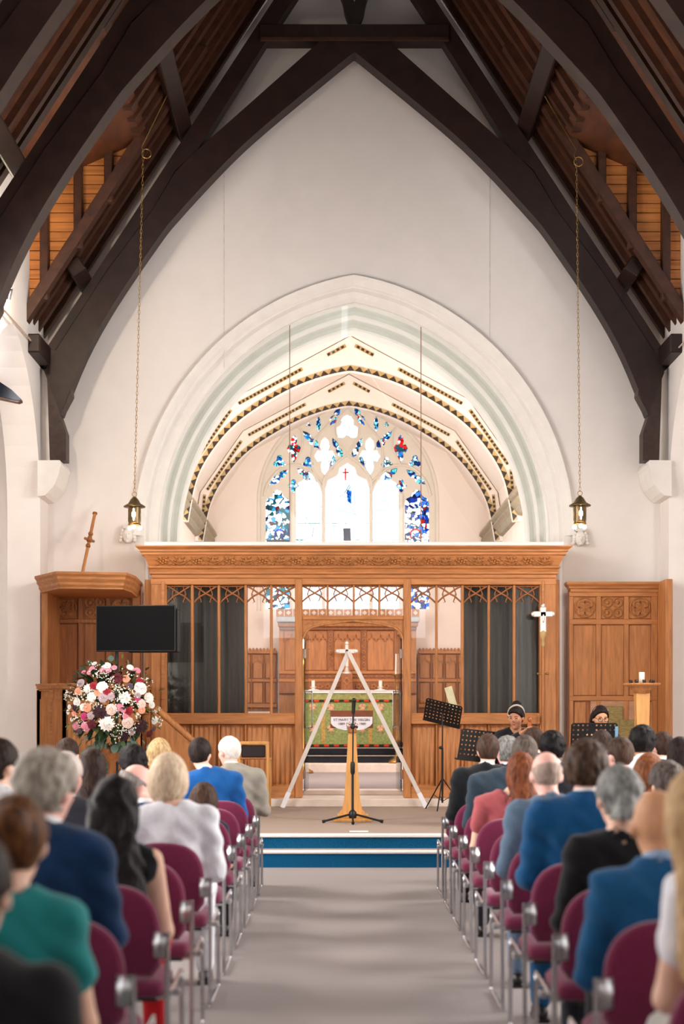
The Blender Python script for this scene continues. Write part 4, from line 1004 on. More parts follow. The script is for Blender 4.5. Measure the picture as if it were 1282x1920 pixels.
# staff with carved crosspiece leaning on the pulpit canopy
t = thing('leaning_staff', 'slim wooden staff cross propped above the pulpit canopy', 'staff', (PX(152, 19.2), 19.2, 3.362))
b_ = W(178, 962, 19.75)-t.location
MB().tube([(0, 0, 0), b_], .022, 8).build('shaft', M_oak, t)
MB().tube([b_*.985, b_*1.0+Vector((0, 0, .005))], .034, 8).build('finial', M_oakd, t)
for f_, r_, m_ in ((.68, .035, M_oakd), (.59, .045, M_oakd), (.50, .035, M_oakd), (.63, .03, M_oakd)):
    q = b_*f_; MB().ball((q.x, q.y, q.z), (r_, r_*2.2, r_*.9), 8, 6).build('carved_knot', m_, t)
MB().tube([b_*.59+Vector((-.03, -.16, 0)), b_*.59+Vector((.03, .16, 0))], .02, 8).build('crosspiece', M_oakd, t)
# ================================================================ television
TD = 17.85
t = thing('television', 'large black flat television hung before the pulpit', 'television', (PX(255, TD), TD, .29))
zt0, zt1 = PZ(1222, TD)-.29, PZ(1135, TD)-.29; hw = (329-178)/2/F*TD
M_tv = mat('black_screen', (6, 6, 7), .5, var=.02, spec=.08)
tv = bpy.data.objects.new('tv_head', None)
o = MB().box(-hw, hw, -.03, .02, zt0, zt1, .008).build('bezel', M_black, t); o.rotation_euler = (0, 0, math.radians(-5))
o = MB().box(-hw+.012, hw-.012, -.034, -.029, zt0+.015, zt1-.012).build('screen_glass', M_tv, t); o.rotation_euler = (0, 0, math.radians(-5))
o = MB().box(-hw*.2, hw+.04, .02, .09, zt0-.01, zt1-.05, .01).build('back_case', M_black, t); o.rotation_euler = (0, 0, math.radians(-5))
MB().tube([(-.26, .12, .02), (-.26, .12, zt1-.1)], .022, 10).build('pole', M_black, t)
MB().box(-.5, .0, -.12, .36, 0, .02, .006).build('foot_plate', M_black, t)
MB().box(-.34, .1, .02, .15, (zt0+zt1)/2-.08, (zt0+zt1)/2+.08, .006).build('bracket', M_black, t)
# ================================================================ processional cross on the right post
CD = 19.2; t = thing('processional_cross', 'silver processional cross fixed to the right screen post', 'cross', W(1018, 1400, CD))
oz = t.location.z; cz = lambda py: PZ(py, CD)-oz
MB().tube([(0, 0, 0.0-oz+.41), (0, 0, cz(1205))], .018, 8).build('pole', M_oak, t)
MB().box(-.045, .045, -.02, .02, cz(1187), cz(1138), .012).build('upright', M_silver, t)
MB().box(-.135, .135, -.02, .02, cz(1157), cz(1146), .012).build('arm', M_silver, t)
for (x, z_) in ((-.135, cz(1151.5)), (.135, cz(1151.5)), (0, cz(1136))): MB().ball((x, -.005, z_), (.03, .022, .035), 8, 6).build('arm_tip', M_silver, t)
MB().lathe([(.02, cz(1212)), (.03, cz(1208)), (.02, cz(1200)), (.045, cz(1193)), (.05, cz(1190)), (.045, cz(1186)), (.02, cz(1182))], n=12).build('knop', M_gold, t)
MB().ball((0, -.03, cz(1160)), (.018, .015, .06), 8, 6).build('figure_relief', M_silver, t)
for s_ in (-1, 1): MB().tube([(0, 0, cz(1263)), (s_*.06, .02, cz(1263))], .012, 6).ball((s_*.065, .02, cz(1263)), .018, 8, 6).build('bracket', M_brass, t)
# ================================================================ candle pedestal with votive cups
PC = 16.6; x = PX(1203, PC); zt = PZ(1281, PC)
t = thing('candle_pedestal', 'tall oak pedestal with round top before the right panelling', 'pedestal', (x, PC, .29))
h = zt-.29
MB().lathe([(0, h), (.215, h), (.22, h-.012), (.205, h-.03), (.13, h-.04), (.125, h-.075), (.10, h-.085), (.095, h-.12), (.07, h-.125)], n=24).build('round_top', M_oak, t)
mb = MB(); 
for (z0, w_) in ((h-.12, .075), (.5, .05), (.1, .07), (.1, .16), (0, .16)): pass
q = [(-.08, h-.12), (.08, h-.12), (.062, .8), (.07, .06), (-.07, .06), (-.062, .8)]
MB().plate(q, [], -.07, .07).build('column', mat('light_oak', (204, 148, 84), .5, var=.15, scale=9, stretch=(3, 3, .3)), t)
MB().box(-.2, .2, -.2, .2, 0, .06, .01).build('base', M_oak, t)
cd = thing('pillar_candle', 'thick white pillar candle on the oak pedestal', 'candle', (x, PC, zt))
MB().lathe([(0, 0), (.033, 0), (.033, .125), (.028, .13), (0, .127)], n=16).build('wax', M_candle, cd); MB().tube([(0, 0, .127), (0, 0, .142)], .003, 5).build('wick', M_black, cd)
cup = MB().lathe([(0, 0), (.02, 0), (.022, .036), (.019, .036), (.017, .006), (0, .006)], n=10).mesh('votive_cup', mat('dark_votive_glass', (40, 26, 22), .2))
vl = ['leftmost small dark votive cup beside the pillar candle', 'small votive cup left in front of the pillar candle', 'small dark votive cup just before the pillar candle', 'small votive cup right in front of the pillar candle', 'rightmost small dark votive cup beside the pillar candle']
for k, a in enumerate((-85, -40, 0, 40, 85)):
    r_ = .13; o = link('votive_cup', cup, None, (x+r_*math.sin(math.radians(a)), PC-r_*math.cos(math.radians(a)), zt+.001)); tag(o, vl[k], 'cup', 'votive cups on the pedestal')
# ================================================================ lectern with cloth, microphone stand
LD = 16.55; lx = PX(659, LD); t = thing('lectern', 'pale oak lectern with slim tapering stem on the platform', 'lectern', (lx, LD, .29))
M_lo = mat('light_oak', (204, 148, 84))
lz = lambda py: PZ(py, LD)-.29
lpx = lambda px: PX(px, LD)-lx
MB().plate([(lpx(653), lz(1372)), (lpx(667), lz(1372)), (lpx(671), lz(1440)), (lpx(675), lz(1500)), (lpx(679), lz(1518)), (lpx(684), lz(1522)), (lpx(684), lz(1531)), (lpx(636), lz(1531)), (lpx(636), lz(1522)), (lpx(641), lz(1518)), (lpx(645), lz(1500)), (lpx(649), lz(1440))], [], -.03, .03).build('stem', M_lo, t)
MB().box(lpx(632), lpx(690), -.1, .16, .04, .085, .008).build('base', M_lo, t)
MB().box(lpx(624), lpx(696), -.14, .2, .0, .04, .008).build('plinth', M_lo, t)
MB().box(lpx(652), lpx(668), -.05, .06, lz(1374), lz(1362), .006).build('collar', M_oakd, t)
dk = MB().box(lpx(619), lpx(699), -.02, .02, lz(1365)+.0, lz(1336), .006); dk.build('desk_front', mat('red_brown_oak', (112, 58, 30), .5, var=.2), t)
MB().plate([(-.02, lz(1337)), (.3, lz(1337)-.13), (.3, lz(1337)-.10), (-.02, lz(1337)+.03)], [], lpx(619), lpx(699), 'YZ').build('book_rest', MATS['red_brown_oak'], t)
lf = thing('lectern_fall', 'lilac-grey lettered cloth hanging on the lectern front', 'cloth', (lx, LD-.03, PZ(1344, LD)))
q = [(lpx(620), 0), (lpx(698), 0), (lpx(698), lz(1356)-lz(1344)), (lpx(694), lz(1361)-lz(1344)), (lpx(685), lz(1366)-lz(1344)), (lpx(672), lz(1369)-lz(1344)), (lpx(646), lz(1369)-lz(1344)), (lpx(633), lz(1366)-lz(1344)), (lpx(624), lz(1361)-lz(1344)), (lpx(620), lz(1356)-lz(1344))]
MB().plate(q, [], -.006, 0).build('fall_cloth', mat('lilac_silk', (206, 198, 200), .7, var=.03), lf)
def text(body, size, loc, m, parent, name='lettering', align='CENTER'):
    cu = bpy.data.curves.new(name, 'FONT'); cu.body = body; cu.size = size; cu.align_x = align; cu.extrude = .001
    o = bpy.data.objects.new(name, cu); COL.objects.link(o); o.rotation_euler = (R90, 0, 0)
    dg = bpy.context.evaluated_depsgraph_get(); me = bpy.data.meshes.new_from_object(o.evaluated_get(dg)); bpy.data.objects.remove(o)
    me.materials.append(m) if not me.materials else None
    return link(name, me, parent, loc, (R90, 0, 0))
M_let = mat('brown_lettering', (116, 92, 88), .7)
text('ST MARY THE VIRGIN', .044, (0, -.0085, lz(1352)-lz(1344)), M_let, lf); text('1889', .040, (lpx(640), -.0085, lz(1359.3)-lz(1344)), M_let, lf); text('1989', .040, (lpx(679), -.0085, lz(1359.3)-lz(1344)), M_let, lf)
text('BU', .042, (lpx(654), -.0085, lz(1367)-lz(1344)), M_let, lf)
for (dx, dz, r_) in ((-.045, -.092, .028), (-.02, -.075, .022), (.03, -.075, .022), (.05, -.09, .026), (0, -.1, .024)):
    MB().plate(foils((dx, dz), 3, r_, r_*.45), [foils((dx, dz), 3, r_*.55, r_*.25)], -.0085, -.006).build('emblem', mat('emblem_brown', (170, 130, 116), .7), lf)
MD = 16.28; mx_ = PX(661, MD); t = thing('microphone_stand', 'black microphone stand on a tripod in front of the lectern', 'microphone stand', (mx_, MD, .29))
mz = lambda py: PZ(py, MD)-.29
MB().tube([(0, 0, .1), (0, 0, mz(1440))], .014, 10).build('lower_tube', M_black, t)
MB().tube([(0, 0, mz(1440)), (.005, 0, mz(1365))], .009, 8).build('upper_tube', M_black, t)
MB().lathe([(.018, mz(1452)), (.026, mz(1448)), (.026, mz(1432)), (.018, mz(1428))], n=10).build('clutch', M_black, t)
MB().lathe([(.0, .05), (.04, .055), (.05, .09), (.04, .13), (.018, .15)], n=12).build('tripod_hub', M_black, t)
for a in (188, 270, 352):
    a = math.radians(a); e = (.335*math.cos(a), .335*math.sin(a)*.8, .022); lg = MB().tube([(.03*math.cos(a), .03*math.sin(a), .10), e], .012, 8).build('leg', M_black, t)
    MB().tube([(e[0]*.95, e[1]*.95, .026), (e[0]*1.05, e[1]*1.05, .017)], .018, 8).build('rubber_foot', M_black, lg)
MB().ball((.0, 0, mz(1362)), (.03, .03, .035), 8, 6).build('boom_clamp', M_black, t)
MB().tube([(0, -.01, mz(1368)), (.012, -.0, mz(1318))], [.010, .012], 8).build('boom', M_black, t)
MB().tube([(.006, -.01, mz(1338)), (.014, -.03, mz(1316))], [.02, .024], 10).ball((.016, -.034, mz(1313)), .027, 10, 7).build('microphone', M_black, t)
MB().tube([(.03, 0, mz(1362)), (.06, 0, mz(1364))], .012, 8).build('thumb_screw', M_black, t)
o = MB().box(PX(655, 15.1), PX(690, 15.1), 14.98, 15.12, .291, .295).build('paper_sheet', M_paper); tag(o, 'white paper strip lying flat on the platform edge', 'paper')
# ================================================================ music stands
holes = []
hw, hh = .245, .17
for i in range(10):
    for j in range(6):
        c0, c1 = -hw+.03+i*(2*hw-.06)/9, -hh+.06+j*(2*hh-.085)/5
        holes.append([(c0+.011*math.cos(a*math.pi/3), c1+.011*math.sin(a*math.pi/3)) for a in range(6)])
desk_me = MB().plate([(-hw, -hh), (hw, -hh), (hw, hh-.02), (hw-.02, hh), (-hw+.02, hh), (-hw, hh-.02)], holes, -.003, .003).mesh('desk', M_black)
lip_me = MB().box(-hw-.005, hw+.005, -.06, .004, -hh-.012, -hh+.004, .003).mesh('desk_lip', M_black)
def music_stand(px, py, d, rz, lb, tilt=18, z0=.29, roll=0, tri=0):
    c_ = W(px, py, d); t = thing('music_stand', lb, 'music stand', (c_.x, d, z0), rz, 'music stands'); h = c_.z-z0
    for me, nm in ((desk_me, 'desk'), (lip_me, 'desk_lip')): link(nm, me, t, (0, 0, h), (math.radians(-tilt), math.radians(roll), 0))
    MB().tube([(0, .04, .22), (0, .04, h-.45)], .014, 8).build('lower_tube', M_black, t)
    MB().tube([(0, .04, h-.45), (0, .04, h-.06), (0, .01, h)], .009, 8).build('upper_tube', M_black, t)
    MB().ball((.02, .04, h-.45), (.03, .022, .022), 8, 6).build('clamp', M_black, t)
    for k in range(3):
        a = math.radians(205+tri+120*k); e = Vector((.3*math.cos(a), .04+.3*math.sin(a), .012))
        MB().tube([(0, .04, .42), e], .009, 6).tube([(0, .04, .12), (e.x*.5, .04+(e.y-.04)*.5, .2)], .005, 5).build('leg', M_black, t)
    MB().tube([(0, .04, .10), (0, .04, .25)], .012, 8).build('stem_end', M_black, t)
    return t
music_stand(830, 1337, 18.5, math.radians(168), 'black perforated music stand standing alone before the screen', tilt=32, roll=-14)
music_stand(899, 1398, 15.6, math.radians(200), 'black perforated music stand behind the front-row black suit', tilt=8, roll=-6)
music_stand(1113, 1385, 14.95, math.radians(180), 'black perforated music stand before the glasses-wearing musician', tilt=14)
# sheet of music on the lone stand and a blue book on the other
o = MB().box(-.05, .05, -.003, .003, -.16, .16); o.xform(Matrix.Translation(W(846, 1310, 18.62)) @ Matrix.Rotation(math.radians(-16), 4, 'Y')).build('music_sheet', mat('cream_paper', (206, 196, 160), .8)); 
so = bpy.data.objects[-1] if False else [q for q in COL.objects if q.name.startswith('music_sheet')][0]; tag(so, 'cream music sheet tilted up behind the lone stand', 'paper')
o = MB().box(PX(1152, 14.9), PX(1157, 14.9), 14.86, 14.88, PZ(1391, 14.9), PZ(1362, 14.9)).build('music_book', mat('blue_card', (110, 150, 180), .7)); tag(o, 'thin pale blue music book at the right edge of a stand', 'book')
# ================================================================ open-framed wooden chair
WC_ = 17.9; t = thing('wooden_chair', 'light wooden armchair with dark padded back by the screen', 'chair', (PX(475, WC_), WC_, .29))
cz_ = lambda py: PZ(py, WC_)-.29
hw_ = 27/F*WC_
for s_ in (-1, 1):
    MB().box(s_*hw_-.02, s_*hw_+.02, -.02, .02, 0, cz_(1391), .008).build('rear_leg', M_lo, t); MB().box(s_*hw_-.02, s_*hw_+.02, .42, .46, 0, .66, .008).build('front_leg', M_lo, t)
    MB().box(s_*hw_-.025, s_*hw_+.025, 0, .48, .66, .69, .008).build('arm_rest', M_lo, t)
MB().box(-hw_, hw_, -.018, .018, cz_(1396), cz_(1390), .006).build('top_rail', M_lo, t); MB().box(-hw_, hw_, -.018, .018, cz_(1424), cz_(1419), .006).build('lower_rail', M_oakd, t)
MB().box(-hw_+.03, hw_-.03, -.03, .03, cz_(1420), cz_(1397), .012).build('back_pad', mat('dark_brown_leather', (32, 20, 18), .5), t)
MB().box(-hw_, hw_, 0, .46, .40, .46, .015).build('seat', MATS['dark_brown_leather'], t)
# ================================================================ flower arrangement
FD = 17.35; fc_ = W(210, 1322, FD); fl_ = thing('flower_arrangement', 'large round arrangement of white, pink and burgundy flowers', 'flowers', (fc_.x, FD, .29))
def U(o): return under(o, fl_)
U(MB().lathe([(0, .29), (.2, .29), (.2, .33), (.07, .38), (.05, .6), (.05, .95), (.12, 1.02), (.15, 1.1), (.13, 1.16), (0, 1.16)], (fc_.x, FD, 0), 20).build('pedestal', M_oakd))
def bloom(rings, npet, R_, cup, point, seed):
    rnd = random.Random(seed); mb = MB()
    for i in range(rings):
        f = (i+1)/rings; r = R_*f; up = cup*R_*(1-f*.75); n = max(4, int(npet*f))
        for k in range(n):
            a = 2*math.pi*k/n+i*.6+rnd.uniform(-.12, .12); w_ = (math.pi*r/n)*(1.25 if not point else .8); r0 = r*.25
            ca, sa = math.cos(a), math.sin(a); ta, tb = -sa, ca
            z0, zm, z1 = up*.4, up*1.0, up*(.85 if not point else .5)
            pts = [(r0*ca, r0*sa, z0)]
            pts += [(r*.65*ca+w_*ta, r*.65*sa+w_*tb, zm), (r*.65*ca-w_*ta, r*.65*sa-w_*tb, zm)]
            if point: pts += [(r*ca, r*sa, z1)]; fsx = [(0, 1, 2), (1, 3, 2)]
            else: pts += [(r*.95*ca+w_*.6*ta, r*.95*sa+w_*.6*tb, z1), (r*.95*ca-w_*.6*ta, r*.95*sa-w_*.6*tb, z1)]; fsx = [(0, 1, 2), (1, 3, 4, 2)]
            mb.add(pts, fsx, True)
    mb.ball((0, 0, cup*R_*.5), (R_*.28, R_*.28, R_*.3), 7, 5)
    return mb
FC = {'w': (244, 238, 230), 'b': (92, 10, 26), 'd': (52, 8, 20), 'r': (160, 18, 40), 'p': (232, 150, 168), 'c': (244, 164, 132), 'm': (196, 60, 110), 'l': (190, 168, 172), 'k': (236, 206, 192), 'g': (92, 76, 84)}
fm = {}
def fmesh(kc, kind):
    if (kc, kind) not in fm:
        m = mat('petal_'+kc, FC[kc], .7, var=.12, scale=60, sheen=.2)
        if kind == 'dahlia': me = bloom(5, 13, .1, .9, True, 3)
        elif kind == 'rose': me = bloom(4, 7, .1, 1.1, False, 5)
        else: me = bloom(2, 6, .1, .6, False, 7)
        fm[(kc, kind)] = me.mesh('bloom', m)
    return fm[(kc, kind)]
BL = [(760, 280, 62, 'b', 'dahlia'), (495, 375, 42, 'r', 'rose'), (600, 390, 55, 'w', 'rose'), (548, 450, 36, 'c', 'rose'), (650, 440, 40, 'r', 'rose'), (860, 290, 38, 'c', 'rose'),
      (860, 510, 62, 'w', 'dahlia'), (1020, 400, 62, 'w', 'rose'), (1110, 510, 50, 'w', 'rose'), (615, 510, 45, 'l', 'rose'), (700, 490, 42, 'l', 'dahlia'), (480, 500, 45, 'w', 'rose'),
      (425, 625, 42, 'c', 'rose'), (375, 620, 36, 'w', 'rose'), (580, 670, 75, 'd', 'dahlia'), (710, 645, 52, 'k', 'rose'), (805, 620, 36, 'p', 'rose'), (845, 650, 28, 'p', 'rose'), (900, 665, 48, 'r', 'dahlia'),
      (1040, 650, 36, 'c', 'rose'), (1035, 580, 45, 'k', 'rose'), (1000, 530, 30, 'm', 'small'), (650, 805, 80, 'w', 'dahlia'), (885, 795, 55, 'k', 'rose'), (1020, 840, 75, 'd', 'dahlia'), (385, 725, 38, 'm', 'rose'),
      (465, 715, 42, 'l', 'dahlia'), (395, 845, 48, 'p', 'rose'), (470, 820, 52, 'b', 'dahlia'), (300, 890, 36, 'g', 'rose'), (245, 890, 28, 'g', 'rose'), (265, 840, 42, 'p', 'rose'), (300, 435, 38, 'c', 'rose'),
      (425, 400, 48, 'w', 'dahlia'), (340, 205, 24, 'p', 'small'), (425, 210, 28, 'p', 'rose'), (445, 165, 30, 'p', 'small'), (455, 100, 26, 'w', 'small'), (620, 140, 45, 'w', 'rose'), (590, 185, 34, 'p', 'small'), (650, 190, 30, 'p', 'small'), (712, 155, 28, 'p', 'rose'),
      (885, 150, 34, 'w', 'rose'), (915, 165, 24, 'p', 'small'), (965, 185, 34, 'p', 'rose'), (1010, 320, 38, 'r', 'rose'), (1140, 590, 34, 'w', 'rose'), (1155, 770, 40, 'w', 'rose'), (110, 460, 28, 'w', 'small'), (180, 615, 24, 'w', 'small'), (155, 675, 24, 'w', 'small'), (205, 765, 20, 'w', 'small'),
      (290, 560, 40, 'w', 'small'), (245, 690, 28, 'c', 'small'), (830, 960, 52, 'd', 'dahlia'), (1095, 930, 44, 'b', 'dahlia'), (920, 900, 44, 'l', 'dahlia'), (330, 340, 42, 'l', 'rose'), (910, 375, 32, 'g', 'rose'), (655, 700, 26, 'g', 'rose'), (1150, 870, 26, 'g', 'rose'), (865, 720, 30, 'p', 'rose'), (1000, 475, 36, 'l', 'dahlia'), (280, 620, 40, 'd', 'small')]
def zpt(zx_, zy_, bulge=.5):
    px, py = 110+zx_/6.41, 1230+zy_/6.41; p = W(px, py, FD); dx, dz = p.x-fc_.x, p.z-fc_.z; r2 = (dx*dx+dz*dz)/(.56**2)
    p.y = FD-bulge*math.sqrt(max(.03, 1-r2)); return p
def face_out(p):
    v = (p-Vector((fc_.x, FD+.05, fc_.z))).normalized(); v = (v+Vector((0, -.5, .1))).normalized(); return v.to_track_quat('Z', 'Y').to_euler()
for (zx_, zy_, r_, kc, kind) in BL:
    p = zpt(zx_, zy_); s_ = (r_*1.32/6.41/F*FD)/.1
    U(link('bloom', fmesh(kc, kind), None, p, face_out(p), (s_, s_, s_)))
rnd = random.Random(11)
M_lf = [mat('leaf_green', (70, 92, 52), .5, var=.3, scale=30), mat('eucalyptus_leaf', (104, 130, 116), .6, var=.15, scale=20), mat('olive_leaf', (128, 126, 62), .5, var=.25, scale=30), mat('dark_leaf', (40, 58, 36), .5, var=.3, scale=30)]
def leaf(L_, w_, rd):
    mb = MB(); n = 6; vs = []; fs = []
    for i in range(n+1):
        u = i/n; ww = w_*math.sin(math.pi*min(1, u*.97+.03))**(.6 if rd else 1.0); zz_ = -.15*L_*u*u; vs += [(-ww, u*L_, zz_+ww*.3), (0, u*L_, zz_), (ww, u*L_, zz_+ww*.3)]
    for i in range(n): fs += [(3*i, 3*i+1, 3*i+4, 3*i+3), (3*i+1, 3*i+2, 3*i+5, 3*i+4)]
    return mb.add(vs, fs, True)
LM = [leaf(.14, .024, False).mesh('leaf', M_lf[0]), leaf(.09, .042, True).mesh('leaf', M_lf[1]), leaf(.12, .02, False).mesh('leaf', M_lf[2]), leaf(.16, .035, False).mesh('leaf', M_lf[3])]
for k in range(270):
    while True:
        a = rnd.uniform(0, 2*math.pi); r = math.sqrt(rnd.uniform(.0, 1))*.60; dx, dz = r*math.cos(a), r*math.sin(a)*.98
        break
    if k > 215: dx, dz = rnd.gauss(-.02, .16), -rnd.uniform(.42, .80)
    r2 = (dx*dx+dz*dz)/.56**2; p = Vector((fc_.x+dx, FD-.42*math.sqrt(max(0, 1-r2))+rnd.uniform(0, .15), fc_.z+dz))
    v = (p-Vector((fc_.x, FD, fc_.z))).normalized()+Vector((rnd.uniform(-.6, .6), rnd.uniform(-.9, .1), rnd.uniform(-.6, .6)))
    if k > 215: v = Vector((rnd.uniform(-.6, .6), rnd.uniform(-.5, .1), -1))
    e = v.to_track_quat('Y', 'Z').to_euler(); kind = (rnd.choice((1, 1, 1, 0)) if (dz < -.38 or (dx < -.3 and dz > .1)) else rnd.choice((2, 2, 1, 0)) if r > .42 else rnd.choice((0, 2, 3, 3, 3, 0, 2 if dz > 0 else 3)))
    s_ = rnd.uniform(.8, 1.3)*(.7 if r > .42 and k <= 215 else 1); U(link('leaf', LM[kind], None, p, e, (s_, s_, s_)))
# heart of dark foliage and gypsophila sprays
core = MB()
for k in range(150):
    a = rnd.uniform(0, 2*math.pi); r = math.sqrt(rnd.uniform(0, 1))*.44; p = Vector((fc_.x+r*math.cos(a), FD-.28*math.sqrt(1-(r/.5)**2)+.04, fc_.z+r*math.sin(a)))
    me = leaf(.16, .04, False); v = Vector((math.cos(a)+rnd.uniform(-1, 1), rnd.uniform(-1, .2), math.sin(a)+rnd.uniform(-1, 1))); me.xform(Matrix.Translation(p) @ v.to_track_quat('Y', 'Z').to_matrix().to_4x4()); core.add(me.v, me.f, True)
o = U(core.build('inner_foliage', M_lf[3])); o['kind'] = 'stuff'
gy = MB(); gs = MB()
clusters = [(510, 240), (600, 260), (470, 440), (370, 430), (440, 560), (560, 590), (740, 400), (800, 370), (800, 440), (780, 700), (820, 830), (850, 880), (940, 860), (960, 580), (940, 450), (1080, 330), (300, 740), (320, 500), (180, 470), (740, 960), (990, 700), (760, 560), (900, 240), (1190, 640), (140, 500), (1210, 800), (690, 280), (560, 220), (330, 800), (480, 130)]
for (zx_, zy_) in clusters:
    c0 = zpt(zx_, zy_, .52)
    for k in range(17):
        p = c0+Vector((rnd.gauss(0, .04), rnd.uniform(-.05, .03), rnd.gauss(0, .035))); gy.ball(p, rnd.uniform(.006, .0105), 5, 3)
        if k % 4 == 0: gs.tube([p, c0+Vector((0, .12, -.05))], .0022, 3)
o = U(gy.build('gypsophila', mat('gypsophila_white', (238, 236, 222), .8))); o['kind'] = 'stuff'
o = U(gs.build('gypsophila_stems', M_lf[2])); o['kind'] = 'stuff'
# ================================================================ congregation chairs
M_burg = mat('burgundy_wool', (112, 34, 66), .9, var=.14, scale=120, bump=.2, sheen=.35, spec=.1)
M_shell = mat('black_plastic', (24, 22, 24), .5)
def chair_parts():
    P = []
    # back cushion: rounded top, curved, slightly reclined
    out = []
    n = 26
    w_, zb, zt = .215, .49, .852
    pts = [(-w_+.03, zb), (w_-.03, zb), (w_, zb+.04)]
    for i in range(n+1):
        a = math.pi*i/n; e = .74
        pts.append((w_*math.copysign(abs(math.cos(a))**e, math.cos(a)), zb+.14+(zt-zb-.14)*max(0.0, math.sin(a))**e))
    pts += [(-w_, zb+.04)]
    def shell(y_front, y_back, inset, bulge):
        mb = MB(); rings = []
        c = (0, .68)
        def yo(x, z_): return -.10*(z_-.5)*.9+.5*x*x
        for (k, y) in ((1-inset, y_back), (1.0, y_back+.012), (1.0, y_front-.012), (1-inset, y_front)):
            rings.append([(c[0]+(p[0]-c[0])*k, y+yo(p[0], p[1]), c[1]+(p[1]-c[1])*k) for p in pts])
        K = len(pts); vs = [p for r in rings for p in r]; fs = []
        for i in range(3):
            for k in range(K): fs.append((i*K+k, i*K+(k+1) % K, (i+1)*K+(k+1) % K, (i+1)*K+k))
        m = len(vs); vs.append((c[0], y_back-bulge+yo(0, .68), c[1])); vs.append((c[0], y_front+bulge+yo(0, .68), c[1]))
        for k in range(K): fs.append((m, (k+1) % K, k)); fs.append((m+1, 3*K+k, 3*K+(k+1) % K))
        return mb.add(vs, fs, True)
    P.append(('backrest', shell(.035, -.02, .10, .012).mesh('backrest', M_burg)))
    # seat cushion
    q = [(-.20, .03), (.20, .03), (.225, .08), (.225, .36), (.19, .44), (.10, .465), (-.10, .465), (-.19, .44), (-.225, .36), (-.225, .08)]
    mb = MB(); vs = []; fs = []; K = len(q)
    for (k, z_) in ((.94, .40), (1.0, .415), (1.0, .45), (.93, .468), (.5, .475)): vs += [(p[0]*k, .25+(p[1]-.25)*k, z_) for p in q]
    for i in range(4):
        for k in range(K): fs.append((i*K+k, i*K+(k+1) % K, (i+1)*K+(k+1) % K, (i+1)*K+k))
    fs.append(tuple(range(K))[::-1]); fs.append(tuple(range(4*K, 5*K)))
    P.append(('seat', mb.add(vs, fs, True).mesh('seat', M_burg)))
    P.append(('seat_pan', MB().box(-.2, .2, .05, .44, .385, .402, .006).mesh('seat_pan', M_shell)))
    for s_ in (-1, 1):
        x = s_*.25
        pts_ = smooth_curve([(x, -.055, .675), (x, -.05, .45), (x, -.06, .06), (x, -.055, .02), (x, -.02, .011), (x, .40, .011), (x, .465, .02), (x, .475, .06), (x, .44, .40), (x, .40, .435), (x, .05, .42)], 4)
        P.append(('side_frame', MB().tube(pts_, .0105, 8).mesh('side_frame', M_chrome)))
        # bent metal bracket from the upright to the back
        mb = MB(); vs = []; fs = []
        arc = [(x, -.058), (x-s_*.012, -.072), (x-s_*.035, -.066), (x-s_*.055, -.045)]
        for (a, b) in arc: vs += [(a, b, .575), (a, b, .675), (a, b+.006, .575), (a, b+.006, .675)]
        for i in range(3):
            k = 4*i; fs += [(k, k+4, k+5, k+1), (k+2, k+3, k+7, k+6), (k+1, k+5, k+7, k+3), (k, k+2, k+6, k+4)]
        P.append(('back_bracket', mb.add(vs, fs, True).mesh('back_bracket', M_steel)))
        P.append(('linking_clip', MB().box(min(x, x+s_*.03), max(x, x+s_*.03), .12, .17, .395, .42, .004).mesh('linking_clip', M_steel)))
    for y_ in (.38, .06): P.append(('cross_bar', MB().tube([(-.25, y_, .40), (.25, y_, .40)], .009, 6).mesh('cross_bar', M_chrome)))
    return P
CH = chair_parts(); chairs = {}
def seat_x(side, k, row=4): return (1.075+.007*row+.53*k) if side > 0 else (-.65-.25-.53*k)
ordn = ['nearest', 'second', 'third', 'fourth', 'fifth', 'sixth', 'seventh', 'eighth', 'ninth', 'tenth', 'eleventh', 'twelfth']
def add_chair(side, row, k, yoff=0):
    if (side, row, k) in chairs: return
    d = ROW(side, row); sd = 'right' if side > 0 else 'left'
    if k == 0: lb = '%s burgundy aisle chair from the camera, %s of the aisle' % (ordn[row+(2 if side < 0 else 1)], sd)
    else: lb = 'burgundy chair in row %s from the camera, %s place in %s of the aisle' % (ordn[row+(2 if side < 0 else 1)], ('second', 'third', 'fourth', 'fifth', 'sixth')[k-1], sd)
    t = thing('stacking_chair', lb, 'chair', (seat_x(side, k, row), d, 0), group='burgundy congregation chairs')
    for (nm, me) in CH: link(nm, me, t)
    chairs[(side, row, k)] = t
def ROW(side, row): return (4.56+.91*row) if side > 0 else (4.60+.925*row)
for r_ in range(-1, 8): add_chair(1, r_, 0)
for r_ in range(-2, 9): add_chair(-1, r_, 0)
